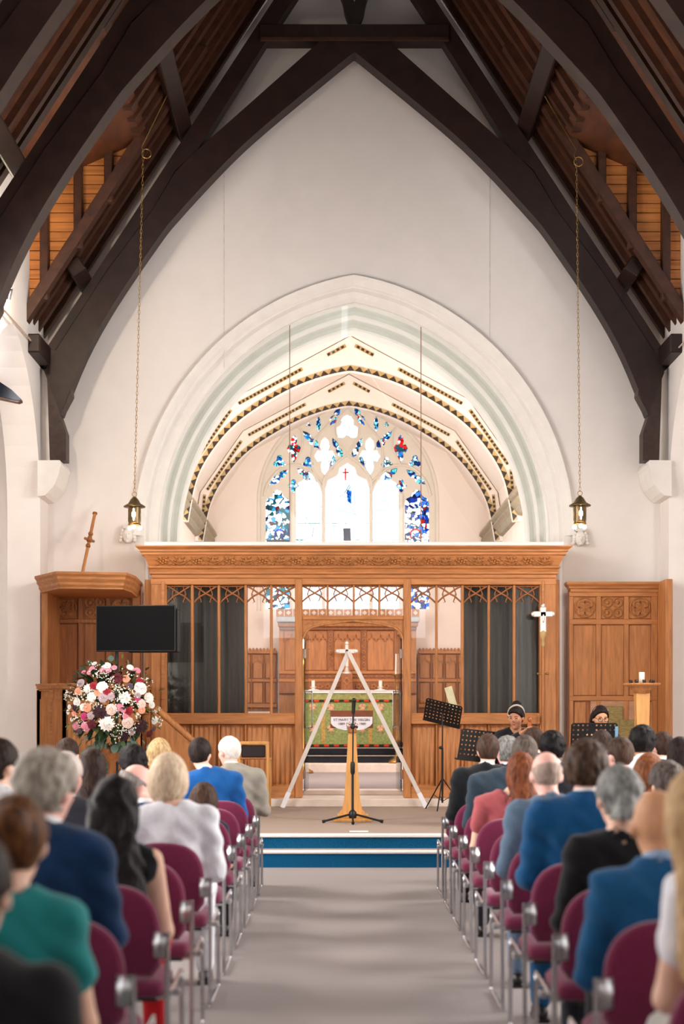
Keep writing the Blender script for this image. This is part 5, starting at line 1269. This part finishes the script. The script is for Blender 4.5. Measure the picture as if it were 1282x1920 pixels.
# ================================================================ people: implicit surfaces meshed once
def surface_nets(V, org, h):
    ins = V < 0
    nx, ny, nz = V.shape
    c = np.zeros((nx-1, ny-1, nz-1), np.int8)
    for dx in (0, 1):
        for dy in (0, 1):
            for dz in (0, 1): c += ins[dx:nx-1+dx, dy:ny-1+dy, dz:nz-1+dz]
    act = (c > 0) & (c < 8)
    I = np.argwhere(act)
    if len(I) == 0: return np.zeros((0, 3)), []
    idx = -np.ones(act.shape, np.int64); idx[act] = np.arange(len(I))
    acc = np.zeros((len(I), 3)); cnt = np.zeros(len(I))
    cor = [(0, 0, 0), (1, 0, 0), (0, 1, 0), (1, 1, 0), (0, 0, 1), (1, 0, 1), (0, 1, 1), (1, 1, 1)]
    cv = [V[I[:, 0]+a, I[:, 1]+b, I[:, 2]+d] for (a, b, d) in cor]
    for (i, j) in ((0, 1), (2, 3), (4, 5), (6, 7), (0, 2), (1, 3), (4, 6), (5, 7), (0, 4), (1, 5), (2, 6), (3, 7)):
        a, b = cv[i], cv[j]; m = (a < 0) != (b < 0); t = np.where(m, a/np.where(m, a-b, 1), 0)
        p = np.array(cor[i])[None, :]+t[:, None]*(np.array(cor[j])-np.array(cor[i]))[None, :]
        acc[m] += p[m]; cnt[m] += 1
    P = (I+acc/cnt[:, None])*h+org
    F_ = []
    for ax in range(3):
        sl0 = [slice(None)]*3; sl1 = [slice(None)]*3; sl0[ax] = slice(0, -1); sl1[ax] = slice(1, None)
        a, b = ins[tuple(sl0)], ins[tuple(sl1)]; e = np.argwhere(a != b)
        o1, o2 = [q for q in range(3) if q != ax]
        ok = (e[:, o1] > 0) & (e[:, o2] > 0) & (e[:, o1] < V.shape[o1]-1) & (e[:, o2] < V.shape[o2]-1); e = e[ok]
        flip = a[e[:, 0], e[:, 1], e[:, 2]]
        q = []
        for (u, v) in ((0, 0), (1, 0), (1, 1), (0, 1)):
            k = e.copy(); k[:, o1] -= u; k[:, o2] -= v; q.append(idx[k[:, 0], k[:, 1], k[:, 2]])
        Q = np.stack(q, 1); 
        if ax == 1: flip = ~flip
        Q[flip] = Q[flip][:, ::-1]
        F_.append(Q[(Q >= 0).all(1)])
    return P, np.concatenate(F_)
class Field:
    def __init__(s, lo, hi, h):
        s.h = h; s.lo = np.array(lo, float); n = [int(math.ceil((b-a)/h))+1 for a, b in zip(lo, hi)]
        ax = [s.lo[i]+h*np.arange(n[i]) for i in range(3)]
        s.X, s.Y, s.Z = np.meshgrid(*ax, indexing='ij', sparse=False); s.D = None
    def local(s, c, R):
        x, y, z_ = s.X-c[0], s.Y-c[1], s.Z-c[2]
        if R is None: return x, y, z_
        R = np.array(R)                                     # columns = local axes
        return (x*R[0][0]+y*R[1][0]+z_*R[2][0], x*R[0][1]+y*R[1][1]+z_*R[2][1], x*R[0][2]+y*R[1][2]+z_*R[2][2])
    def cone(s, a, b, r1, r2, sq=1.0):
        ax, ay, az = a; bx_, by_, bz = b; ay_, by2 = ay/sq, by_/sq
        px, py, pz = s.X-ax, s.Y/sq-ay_, s.Z-az; vx, vy, vz = bx_-ax, by2-ay_, bz-az; l2 = vx*vx+vy*vy+vz*vz+1e-9
        t = np.clip((px*vx+py*vy+pz*vz)/l2, 0, 1)
        d = np.sqrt((px-t*vx)**2+(py-t*vy)**2+(pz-t*vz)**2)-(r1+(r2-r1)*t)
        return d*(sq if sq < 1 else 1)
    def ell(s, c, r, R=None, loc=None):
        x, y, z_ = loc if loc is not None else s.local(c, R)
        if loc is not None: x, y, z_ = x-c[0], y-c[1], z_-c[2]
        k0 = np.sqrt((x/r[0])**2+(y/r[1])**2+(z_/r[2])**2); k1 = np.sqrt((x/r[0]**2)**2+(y/r[1]**2)**2+(z_/r[2]**2)**2)+1e-9
        return k0*(k0-1)/k1
    def u(s, d, k=.02):
        if s.D is None: s.D = d
        elif k <= 0: s.D = np.minimum(s.D, d)
        else: h_ = np.clip(.5+.5*(s.D-d)/k, 0, 1); s.D = s.D+(d-s.D)*h_-k*h_*(1-h_)
        return s
    def cut(s, d): s.D = np.maximum(s.D, d); return s
    def mesh(s): return surface_nets(s.D, s.lo, s.h)
def np_mesh(name, parts, m):
    vs = []; fs = []; k = 0
    for (P, Q) in parts:
        if len(P) == 0: continue
        vs.append(P); fs += (np.asarray(Q)+k).tolist(); k += len(P)
    me = bpy.data.meshes.new(name); me.from_pydata(np.concatenate(vs).tolist(), [], fs)
    me.polygons.foreach_set('use_smooth', [True]*len(me.polygons)); me.materials.append(m); me.update(); return me
# one relaxed hand: wrist at the origin, fingers along +y, palm down, thumb towards +x
hf = Field((-.07, -.05, -.09), (.085, .21, .05), .0052)
hf.u(hf.ell((0, .05, 0), (.042, .055, .018))).u(hf.cone((0, -.04, 0), (0, .01, 0), .027, .028), .02)
for (x, L_, r_) in ((.030, .072, .0085), (.010, .080, .009), (-.011, .074, .0085), (-.030, .058, .0075)):
    a = (x, .09, .003); b = (x*1.1, .09+L_*.5, .006); c = (x*1.1, .09+L_*.82, -.018); e = (x*1.05, .09+L_*.95, -.038)
    hf.u(hf.cone(a, b, r_*1.1, r_), .006); hf.u(hf.cone(b, c, r_, r_*.9), .004); hf.u(hf.cone(c, e, r_*.9, r_*.75), .004)
hf.u(hf.cone((.028, .02, -.004), (.056, .06, -.012), .014, .011), .01); hf.u(hf.cone((.056, .06, -.012), (.054, .092, -.020), .010, .008), .004)
HANDV, HANDF = hf.mesh()
def place_hand(org, dirv, mirror, roll=0):
    y = Vector(dirv).normalized(); z0 = Vector((0, 0, 1)); x = y.cross(z0).normalized(); z_ = x.cross(y)
    R = np.array([[x.x, y.x, z_.x], [x.y, y.y, z_.y], [x.z, y.z, z_.z]])
    V = HANDV.copy()
    if mirror: V[:, 0] *= -1
    P = V @ R.T+np.array(org); Q = HANDF[:, ::-1] if mirror else HANDF
    return P, Q
SKIN = {'pale': (232, 190, 170), 'fair': (228, 182, 158), 'pink': (232, 178, 164), 'tan': (206, 150, 112), 'brown': (176, 122, 92)}
def skin_mat(k): return mat('skin_'+k, SKIN[k], .55, var=.07, scale=14, spec=.35)
def hair_mat(c, c2=None): return mat('hair_%d_%d_%d' % c, c, .5, scale=26, stretch=(2.2, 2.2, .6), col2=c2 or tuple(int(v*.6) for v in c), bump=.9, spec=.12)
def cloth_mat(c, nm='cloth'): return mat('%s_%d_%d_%d' % ((nm,)+c), c, .85, var=.16, scale=9, bump=.35, spec=.15, sheen=.15)
def rotm(yaw, pitch, roll=0): return np.array(Matrix.Rotation(yaw, 3, 'Z') @ Matrix.Rotation(-pitch, 3, 'X') @ Matrix.Rotation(roll, 3, 'Y'))
def person(label, px, ytop, d, hair='short', hc=(60, 42, 32), hc2=None, skin='fair', top='suit', tc=(30, 34, 44), yaw=0, pitch=0.06, roll=0, legs=(28, 28, 34), collar=(236, 232, 230), z0=0.0, rz=0.0, h=.0165, width=1.0, lean=0.0, seat=None, child=False, arms='lap', face=False, bodyx=None, hair_extra=.014, chest=1.0):
    side = 1 if px > VX else -1
    X = PX(px, d); top_z = PZ(ytop, d)-z0-hair_extra
    xb = X if bodyx is None else bodyx
    root = thing('person', label, 'person', (xb, d, z0), rz, 'seated congregation' if z0 == 0 else 'musicians')
    hx = (X-xb)*(1 if abs(rz) < 1 else -1)
    k = .80 if child else 1.0; hk = .92 if child else 1.0
    hcz = top_z-.118*hk; R = rotm(yaw, pitch, roll)
    hcp = np.array((hx, .05+lean, hcz))
    zs = top_z-.315*hk                                        # shoulder line
    sw = .178*width*k; zh = .56
    nb = (hx*.4, .0+lean*.6, zs+.055)
    skm = skin_mat(skin); parts = {}
    # ---- body
    elb = {}; wr = {}; sh = {}
    for s_ in (-1, 1):
        sh[s_] = np.array((s_*sw, -.01+lean*.5, zs-.005)); 
        if arms == 'lap': elb[s_] = np.array((s_*(sw+.042), .03, zs-.30*k)); wr[s_] = np.array((s_*.12*width, .25*k, .665))
        elif arms == 'cello': elb[s_] = np.array((s_*(sw+.12), .12, zs-.20)); wr[s_] = np.array(((-.02, .33, zs+.02) if s_ > 0 else (-.16, .36, zs-.34)))
        elif arms == 'flute': elb[s_] = np.array((s_*(sw+.13), .14, zs-.22)); wr[s_] = np.array((s_*.05+.10, .28, zs-.04))
    lo = (-.36*width, -.20, .03); hi = (.36*width, .66, top_z+.05)
    f = Field(lo, hi, h)
    def torso(f, g):
        f.u(f.cone((0, 0, zh), (0, .005, zh+.16), .155*width*k+g, .142*width*k+g, .72))
        f.u(f.cone((0, .005, zh+.16), (0, -.005+lean*.4, zs-.10), .142*width*k+g, .158*width*k*chest+g, .66), .05)
        f.u(f.cone((-sw*.86, -.01+lean*.5, zs-.02), (sw*.86, -.01+lean*.5, zs-.02), .052*k+g, .052*k+g), .06)
        f.u(f.cone((-sw*.55, -.012+lean*.5, zs+.005), (hx*.4, -.005+lean*.55, zs+.045), .045*k+g, .05*k+g), .05); f.u(f.cone((sw*.55, -.012+lean*.5, zs+.005), (hx*.4, -.005+lean*.55, zs+.045), .045*k+g, .05*k+g), .05)
    torso(f, -.012)
    f.u(f.cone(nb, hcp+R @ np.array((0, -.02, -.06)), .056*k*width**.5, .050*k, 1), .03)
    L_ = f.local(hcp, R); hs = hk
    f.u(f.ell((0, -.012*hs, .02*hs), (.076*hs, .094*hs, .098*hs), loc=L_), .02)
    f.u(f.ell((0, .030*hs, -.045*hs), (.058*hs, .062*hs, .078*hs), loc=L_), .03)
    f.u(f.ell((0, .098*hs, -.012*hs), (.013*hs, .018*hs, .026*hs), loc=L_), .012)
    f.u(f.ell((0, .07*hs, -.105*hs), (.022*hs, .02*hs, .018*hs), loc=L_), .02)
    for s_ in (-1, 1):
        f.u(f.ell((s_*.078*hs, -.006*hs, -.015*hs), (.012*hs, .024*hs, .034*hs), loc=L_), .006)
        f.u(f.ell((s_*.04*hs, .058*hs, -.025*hs), (.026*hs, .026*hs, .026*hs), loc=L_), .02)
        f.u(f.cone(sh[s_], elb[s_], .044*k, .038*k), .03); f.u(f.cone(elb[s_], wr[s_], .038*k, .026*k), .02)
        f.u(f.cone((s_*.09, .02, .56), (s_*.115, .44*k, .545), .075, .055), .03); f.u(f.cone((s_*.115, .44*k, .545), (s_*.12, .46*k, .09), .052, .036), .02)
    B = [f.mesh()]
    for s_ in (-1, 1):
        dv = wr[s_]-elb[s_]; dv = dv+np.array((-s_*.02, .12, -.02)) if arms == 'lap' else dv
        B.append(place_hand(wr[s_], dv, s_ > 0))
    link('body', np_mesh('body', B, skm), root)
    # ---- legs
    if legs:
        g = Field((-.26*width, -.19, .06), (.26*width, .58, .70), h*1.15)
        g.u(g.cone((0, -.0, zh-.0), (0, .0, zh+.10), .158*width*k, .15*width*k, .74))
        for s_ in (-1, 1):
            g.u(g.cone((s_*.085, .02, .565), (s_*.115, .44*k, .55), .092, .072), .04); g.u(g.cone((s_*.115, .44*k, .55), (s_*.12, .46*k, .11), .068, .052), .03)
        link('trousers' if top not in ('dress', 'sleeveless') else 'skirt', np_mesh('trousers', [g.mesh()], cloth_mat(legs, 'trouser')), root)
    sf = MB()
    for s_ in (-1, 1):
        o = MB().ball((s_*.12, .50*k, .045), (.042, .12, .045), 10, 7).box(s_*.12-.036, s_*.12+.036, .40*k, .60*k, .0, .02, .004).build('shoe', mat('dark_shoe', (30, 26, 26), .35), root)
    # ---- upper garment
    sleeve = {'suit': 2, 'cardigan': 2, 'sweater': 2, 'tshirt': 1, 'dress': 1, 'sleeveless': 0}[top]
    gth = .014 if top == 'suit' else .008
    g = Field((-.37*width, -.22, .50), (.37*width, .40, zs+.16), h)
    torso(g, gth)
    for s_ in (-1, 1):
        if sleeve: 
            e = elb[s_] if sleeve == 2 else sh[s_]+(elb[s_]-sh[s_])*.55
            g.u(g.cone(sh[s_], e, .052*k+gth, .046*k+gth), .035)
        if sleeve == 2: g.u(g.cone(elb[s_], elb[s_]+(wr[s_]-elb[s_])*.93, .046*k+gth, .034*k+gth), .025)
    # cloth folds
    fold = .0035*np.sin(g.Z*46+g.X*21+d*3)+.003*np.sin(g.X*38-g.Z*25+d*7)+.003*np.sin((g.X+g.Z)*60+d)
    g.D = g.D+fold
    neck_r = {'suit': .062, 'cardigan': .072, 'sweater': .064, 'tshirt': .078, 'dress': .088, 'sleeveless': .095}[top]
    g.cut(-g.cone((nb[0], nb[1], zs+.02), (hx*.55, nb[1]+.03, zs+.25), neck_r, neck_r))
    g.cut(.53-g.Z)
    link({'suit': 'jacket', 'cardigan': 'cardigan', 'sweater': 'sweater', 'tshirt': 'shirt', 'dress': 'dress', 'sleeveless': 'dress'}[top], np_mesh('jacket', [g.mesh()], cloth_mat(tc, top)), root)
    if top in ('suit', 'sweater') and collar:
        mb = MB(); n = 20; rr_ = .064
        for (z_, r_) in ((0, 0),): pass
        rows = [(-.012, 1.04), (.030, .98), (.048, .94), (.044, .88), (.0, .90)]
        vs = []; fs = []
        for (dz, kk) in rows:
            for i in range(n):
                a = 2*math.pi*i/n; vs.append((nb[0]+hx*.2+rr_*kk*math.sin(a), nb[1]+.012+rr_*1.05*kk*math.cos(a), zs+.052+dz-.022*math.cos(a)))
        for i in range(len(rows)-1):
            for j in range(n): fs.append((i*n+j, i*n+(j+1) % n, (i+1)*n+(j+1) % n, (i+1)*n+j))
        mb.add(vs, fs, True).build('shirt_collar', cloth_mat(collar, 'collar'), root)
    # ---- hair
    if hair != 'none':
        big = hair in ('long', 'pony', 'wavylong')
        reach = .50 if big else .24
        lo_ = hcp+np.array((-.21, -.34 if big else -.24, -reach)); hi_ = hcp+np.array((.21, .16, .19))
        q = Field(lo_, hi_, h*.82); L_ = q.local(hcp, R)
        x, y, z_ = L_
        off = {'buzz': .007, 'curly': .030, 'afro': .045}.get(hair, hair_extra+.003)
        q.u(q.ell((0, -.014, .022), ((.076*hs+off), (.094*hs+off), (.098*hs+off)), loc=L_))
        if hair in ('bob',): q.u(q.ell((0, -.028, -.03), (.112*hs, .105*hs, .125*hs), loc=L_), .03)
        if hair in ('long', 'wavylong'):
            wv = .105 if hair == 'wavylong' else .10
            q.u(q.ell((0, -.045, -.04), (.10*hs, .075*hs, .12*hs), loc=L_), .03); e = R @ np.array((0, -.07, -.06))+hcp
            q.u(q.cone(tuple(e), (e[0]+(.03 if hair == 'wavylong' else 0), min(e[1], -.13)-.0, hcp[2]-reach+.13), wv*.85, wv*(1.35 if hair == 'wavylong' else 1), .55), .04)
        if hair == 'bun': q.u(q.ell((.0, -.105, .055), (.05, .045, .05), loc=L_), .012)
        if hair == 'topbun': q.u(q.ell((.0, -.05, .135), (.05, .05, .04), loc=L_), .012)
        if hair == 'pony': e = R @ np.array((0, -.10, .03))+hcp; q.u(q.cone(tuple(e), (e[0]-.01, e[1]-.05, e[2]-.12), .035, .05), .03); q.u(q.cone((e[0]-.01, e[1]-.05, e[2]-.12), (e[0]+.0, e[1]-.01, hcp[2]-.33), .055, .045), .03)
        strand = {'curly': .012, 'afro': .014, 'wavylong': .009, 'pony': .009, 'bob': .004}.get(hair, .0040)
        fr = {'curly': 95, 'afro': 110, 'wavylong': 60, 'pony': 62}.get(hair, 120)
        th = np.arctan2(x, -y+.01)
        q.D = q.D+strand*(np.sin(x*fr+3*np.sin(z_*fr*.4)+d)*np.sin(y*fr*.9+2)*(.6+.4*np.sin(z_*fr*.8)))+(.0022*np.sin(th*26+z_*14) if strand < .004 else 0)
        fp = {'bob': .035, 'long': .016, 'wavylong': .03, 'pony': .02, 'curly': .035}.get(hair, .022)
        front = (y*.80-np.maximum(z_, -.10)*.60)-fp*hs
        q.cut(front)
        if hair in ('short', 'buzz', 'curly', 'bald', 'pony', 'bun', 'topbun', 'afro'):
            nape = -.075 if hair not in ('bun', 'topbun', 'pony') else -.085
            q.cut(-(z_-nape*hs)-(.0))
            ear = np.sqrt((np.abs(x)-.085*hs)**2+(y+.002)**2*.7+(z_+.03)**2)-.034*hs
            q.cut(-ear)
        if hair == 'bald': q.cut(z_+.35*y-.028)
        if hair == 'bob': q.cut(-(z_+.135))
        if hair == 'crewtop': pass
        P_, Q_ = q.mesh()
        if len(P_): link('hair', np_mesh('hair', [(P_, Q_)], hair_mat(hc, hc2)), root)
    if face:
        Rm = Matrix([list(r_) for r_ in R]).to_4x4(); Rm.translation = Vector(hcp)
        for s_ in (-1, 1):
            MB().ball((s_*.031, .083, .004), (.014, .007, .005), 8, 6).xform(Rm).build('eye', mat('dark_eye', (40, 26, 22), .3), root)
            MB().tube([(s_*.014, .094, .022), (s_*.032, .093, .028), (s_*.05, .080, .021)], .0032, 5).xform(Rm).build('eyebrow', hair_mat((36, 24, 20)), root)
        MB().ball((0, .089, -.060), (.022, .008, .007), 8, 6).xform(Rm).build('lips', mat('lips', (150, 76, 72), .4), root)
        if face == 'glasses':
            mb = MB()
            for s_ in (-1, 1): mb.tube([(s_*.033+.026*math.cos(a*math.pi/6), .108, .0+.022*math.sin(a*math.pi/6)) for a in range(12)], .003, 5, closed=True); mb.tube([(s_*.059, .106, .004), (s_*.080, .0, .004)], .0025, 5)
            mb.tube([(-.007, .108, .004), (.007, .108, .004)], .0028, 5); mb.xform(Rm).build('glasses', mat('glasses_frame', (60, 34, 34), .3), root)
    if seat is not None and z0 == 0: add_chair(side, seat[0], seat[1])
    return root, Vector(hcp), R
def seatd(side, row): return ROW(side, row)+.185
A = person
# ---- left side, near to far
A('person in black jacket cut off at the bottom left corner', -70, 1560, seatd(-1, -2), 'short', (50, 38, 30), top='suit', tc=(26, 25, 27), collar=None)
A('person in teal short-sleeved dress at the left edge', 20, 1492, seatd(-1, -1), 'bun', (120, 78, 44), (52, 30, 20), 'fair', 'tshirt', (34, 128, 128), yaw=.1, legs=(34, 128, 128), seat=(-1, 0), bodyx=-.91, h=.014)
A('person in navy suit and white collar in front of the teal dress', 82, 1408, seatd(-1, 0), 'curly', (186, 176, 164), (116, 104, 92), 'pink', 'suit', (18, 48, 84), yaw=-.35, seat=(0, 0), h=.014, width=1.0, bodyx=-.99, hair_extra=.016)
A('bare-armed person in black top on the second occupied left aisle chair', 214, 1455, seatd(-1, 1), 'wavylong', (40, 32, 33), (14, 11, 13), 'fair', 'sleeveless', (22, 22, 26), yaw=-.1, seat=(1, 0), h=.014, bodyx=-.90, width=.92, legs=(196, 30, 38))
A('person in white shirt at far left, mostly out of frame', -6, 1384, seatd(-1, 2), 'short', (52, 38, 30), top='suit', tc=(230, 228, 230), yaw=-.6, seat=(2, 1))
A('person in white cardigan on the left aisle', 315, 1412, seatd(-1, 3), 'bob', (220, 198, 172), (176, 150, 122), 'fair', 'cardigan', (226, 226, 232), yaw=-.15, seat=(3, 0), h=.015, bodyx=-.86, legs=(224, 224, 230), hair_extra=.02)
A('person in dark grey jacket seated beyond the navy suit', 120, 1410, seatd(-1, 3), 'short', (226, 216, 208), (196, 182, 172), 'pink', 'suit', (60, 60, 70), yaw=-.3, seat=(3, 1))
A('person in navy jacket leaning to the right beyond the white cardigan', 254, 1430, seatd(-1, 4), 'bald', (150, 142, 136), (110, 100, 96), 'pink', 'suit', (24, 44, 84), yaw=-.9, pitch=.25, roll=.1, seat=(4, 0), bodyx=-1.05)
A('person in slate dress between dark grey jacket and flower pedestal', 172, 1404, seatd(-1, 5), 'long', (58, 40, 33), (30, 20, 18), 'fair', 'dress', (70, 84, 110), yaw=-.2, seat=(5, 1), width=.92)
A('child in dark cardigan on the left aisle behind the blue suit', 382, 1468, seatd(-1, 5), 'bob', (84, 60, 46), (40, 28, 22), 'fair', 'cardigan', (40, 42, 60), yaw=-.3, seat=(5, 0), child=True, bodyx=-.88, width=.85)
A('person in charcoal jacket right below the flowers', 247, 1397, seatd(-1, 6), 'curly', (32, 25, 25), (12, 10, 10), 'tan', 'suit', (36, 36, 44), yaw=.2, seat=(6, 1), hair_extra=.02)
A('person in dark jacket in front of the pulpit corner', 125, 1384, seatd(-1, 7), 'short', (66, 47, 38), (34, 22, 18), 'fair', 'suit', (40, 40, 46), yaw=-.1, seat=(7, 2))
A('person in bright blue suit on the left aisle', 374, 1383, seatd(-1, 7), 'short', (50, 40, 36), (28, 20, 18), 'fair', 'suit', (20, 84, 150), yaw=-.15, seat=(7, 0), bodyx=-.98)
A('person in pale grey dress below the pulpit handrail', 297, 1384, seatd(-1, 8), 'bob', (210, 180, 132), (150, 114, 76), 'fair', 'dress', (180, 176, 170), yaw=.1, seat=(8, 1), hair_extra=.018)
A('person in grey tweed jacket at the front of the left aisle', 428, 1381, seatd(-1, 8), 'short', (236, 228, 220), (206, 196, 188), 'pink', 'suit', (150, 142, 130), yaw=.75, pitch=.12, seat=(8, 0), bodyx=-.86, legs=(140, 132, 120), width=1.08)
# ---- right side, near to far
A('person in white T-shirt at the right edge', 1318, 1440, seatd(1, -1), 'long', (210, 176, 132), (156, 116, 76), 'fair', 'tshirt', (232, 230, 236), seat=(-1, 0), bodyx=1.12, h=.015, legs=(180, 176, 170))
A('person in blue sweater with pale collar on the right aisle', 1236, 1482, seatd(1, 0), 'none', (0, 0, 0), None, 'tan', 'sweater', (26, 84, 128), yaw=-.05, collar=(150, 176, 206), seat=(0, 0), h=.014, bodyx=1.09, width=1.08, hair_extra=.0)
A('person in black long-sleeved top on the right aisle', 1164, 1436, seatd(1, 1), 'pony', (156, 156, 152), (84, 82, 80), 'fair', 'cardigan', (24, 23, 26), yaw=.1, seat=(1, 0), h=.015, bodyx=1.14)
A('person in royal blue suit on the right aisle', 1104, 1388, seatd(1, 2), 'curly', (92, 69, 54), (40, 29, 24), 'pink', 'suit', (14, 76, 122), yaw=-.35, seat=(2, 0), h=.015, bodyx=1.13, width=1.08, hair_extra=.022, legs=(16, 70, 112))
A('person in mauve-grey dress beyond the blue sweater', 1252, 1428, seatd(1, 4), 'curly', (100, 88, 82), (48, 40, 38), 'fair', 'dress', (90, 80, 84), seat=(4, 1), yaw=.2, hair_extra=.02)
A('person in grey-blue jacket on the right aisle', 1026, 1409, seatd(1, 3), 'bald', (182, 160, 148), (150, 128, 116), 'pink', 'suit', (92, 112, 134), collar=None, yaw=.05, seat=(3, 0), h=.0155, bodyx=1.13, legs=(96, 116, 140), hair_extra=.004)
A('person in rose dress with bare shoulder on the right aisle', 978, 1410, seatd(1, 5), 'long', (132, 74, 44), (70, 34, 20), 'fair', 'dress', (168, 84, 88), seat=(5, 0), bodyx=1.12, width=.92)
A('person in lilac-grey dress far along the right rows', 1221, 1412, seatd(1, 5), 'bob', (138, 84, 50), (80, 44, 26), 'fair', 'dress', (120, 110, 120), seat=(5, 2), yaw=-.4)
A('person in dark slate suit behind the black suit', 984, 1379, seatd(1, 6), 'short', (102, 90, 82), (58, 48, 43), 'fair', 'suit', (44, 58, 70), yaw=.25, seat=(6, 0), bodyx=1.20, width=1.05)
A('person in grey jacket turned right, near the right music stand', 1163, 1382, seatd(1, 6), 'short', (78, 57, 46), (42, 30, 25), 'pink', 'suit', (70, 70, 80), yaw=.5, seat=(6, 2))
A('person in dark dress at the right frame edge below the panelling', 1277, 1382, seatd(1, 6), 'long', (43, 30, 28), (18, 13, 13), 'fair', 'dress', (30, 30, 36), seat=(6, 3))
A('person in black suit at the front of the right aisle', 916, 1376, seatd(1, 7), 'short', (84, 62, 50), (50, 36, 30), 'pink', 'suit', (22, 24, 28), yaw=-.05, seat=(7, 0), bodyx=1.16, width=1.08)
A('person in dark jacket just right of the cello scroll', 1036, 1371, seatd(1, 7), 'curly', (25, 19, 20), (9, 7, 8), 'brown', 'suit', (30, 30, 36), seat=(7, 1), hair_extra=.02)
A('person in slate jacket directly below the right music stand', 1130, 1369, seatd(1, 8), 'short', (62, 45, 38), (32, 22, 20), 'fair', 'suit', (50, 50, 60), seat=(8, 2), yaw=-.2)
A('person in white jacket below the candle pedestal', 1206, 1358, seatd(1, 7), 'curly', (27, 21, 21), (11, 9, 9), 'tan', 'suit', (226, 224, 226), seat=(7, 3), hair_extra=.03)
A('person in navy jacket just beside the front black suit', 951, 1382, seatd(1, 8), 'curly', (150, 148, 144), (86, 84, 82), 'pink', 'suit', (26, 34, 52), yaw=.3, seat=(8, 0), hair_extra=.016)
A('person in blue-grey jacket seated right in front of the cellist', 1000, 1364, seatd(1, 9), 'short', (74, 53, 42), (40, 28, 24), 'fair', 'suit', (40, 44, 56), yaw=.6, seat=(9, 1))
A('person in dark suit by the right panelling corner', 1243, 1372, seatd(1, 8), 'short', (68, 47, 38), (36, 24, 20), 'fair', 'suit', (40, 40, 50), yaw=.3, seat=(8, 3))
# ---- musicians on the platform, facing the nave
cel, ch, cR = A('musician in black top playing the cello by the screen', 966, 1322, 15.6, 'topbun', (40, 28, 26), (22, 16, 15), 'brown', 'cardigan', (26, 25, 28), yaw=-.45, pitch=.22, z0=.29, rz=math.pi, h=.0115, face=True, arms='cello', width=.92)
MB().tube([(ch.x+.084*math.sin(a*math.pi/10), ch.y+.035+.02*math.cos(a*math.pi/5), ch.z+.045+.085*math.cos(a*math.pi/10)) for a in range(-7, 8)], .012, 6).build('headband', mat('grey_headband', (176, 164, 150), .7), cel)
MB().tube([(ch.x+.05*math.cos(a*math.pi/8), ch.y+.0+.05*math.sin(a*math.pi/8), ch.z-.20-.05*math.sin(a*math.pi/8)) for a in range(16)], .005, 5, closed=True).build('bead_necklace', mat('pearl', (226, 210, 196), .3), cel)
gls, ghd, gR = A('musician in dark top with round glasses behind a music stand', 1124, 1323, 15.75, 'long', (44, 30, 27), (20, 14, 13), 'tan', 'cardigan', (26, 25, 28), yaw=.12, pitch=.22, z0=.29, rz=math.pi, h=.0115, face='glasses', arms='flute', width=.92)
hb = MB()
for a in range(-6, 7): hb.ball((ghd.x+.09*math.sin(a*.17), ghd.y+.02, ghd.z+.03+.095*math.cos(a*.17)), .006, 6, 5)
o = hb.build('hair_pearls', mat('pearl', (226, 210, 196)), gls); o['kind'] = 'stuff'
for (t_, lb) in ((cel, 'musician chair under the cellist on the platform'), (gls, 'musician chair under the glasses-wearing player')):
    c = thing('stacking_chair', lb, 'chair', t_.location+Vector((0, .185, 0)), math.pi, 'musician chairs')
    for (nm, me) in CH: link(nm, me, c)
# cello leaning on the player's shoulder
M_cel = mat('cello_varnish', (150, 78, 32), .3, var=.2, scale=8, spec=.5)
ce_ = thing('cello', 'varnished cello with carved scroll beside the seated player', 'cello', (0, 0, 0)); base = Vector((cel.location.x+.02, cel.location.y-.42, .34)); ce_.location = base
tip = W(992, 1352, 15.42)-base
ax = tip.normalized(); xr = Vector((1, 0, 0)); xr = (xr-ax*xr.dot(ax)).normalized(); yr = ax.cross(xr)
CM = Matrix((xr.to_4d(), yr.to_4d(), ax.to_4d(), (0, 0, 0, 1))).transposed(); CM[3][0] = CM[3][1] = CM[3][2] = 0; CM[3][3] = 1
L_ = tip.length; b0 = L_-1.16
prof = smooth_curve([(0, b0), (.16, b0+.03), (.215, b0+.14), (.19, b0+.25), (.125, b0+.34), (.12, b0+.42), (.165, b0+.52), (.165, b0+.62), (.11, b0+.70), (.03, b0+.72)], 3)
MB().plate(prof+[(-p[0], p[1]) for p in prof[::-1]], [], -.055, .055).xform(CM).build('cello_body', M_cel, ce_)
MB().tube([(0, -.075, b0+.55), (0, -.065, L_-.12)], [.02, .014], 8).xform(CM).build('fingerboard', M_black, ce_)
MB().tube([(0, -.05, b0+.66), (0, -.045, L_-.1)], [.022, .015], 8).xform(CM).build('neck', M_cel, ce_)
MB().box(-.022, .022, -.07, -.02, L_-.14, L_-.02, .006).xform(CM).build('peg_box', M_cel, ce_)
MB().tube([(0, -.045+.034*math.cos(a*.5)*(1-a/22), L_+.0+.034*math.sin(a*.5)*(1-a/22)) for a in range(18)], [.022-.0006*a for a in range(18)], 8).xform(CM).build('scroll', M_cel, ce_)
for k, s_ in enumerate((-1, 1, -1, 1)): MB().tube([(0, -.045, L_-.12+.025*k), (s_*.07, -.045, L_-.12+.025*k)], [.006, .008], 6).ball((s_*.078, -.045, L_-.12+.025*k), (.016, .007, .013), 7, 5).xform(CM).build('peg', M_black, ce_)
for x in (-.012, -.004, .004, .012): MB().tube([(x*1.6, -.095, b0+.2), (x, -.085, L_-.13)], .0012, 4).xform(CM).build('string', M_steel, ce_)
MB().box(-.045, .045, -.10, -.055, b0+.255, b0+.265, .002).xform(CM).build('bridge', M_lo, ce_)
MB().tube([(0, 0, b0), (0, 0, -.02)], .006, 6).xform(CM).build('end_pin', M_steel, ce_)
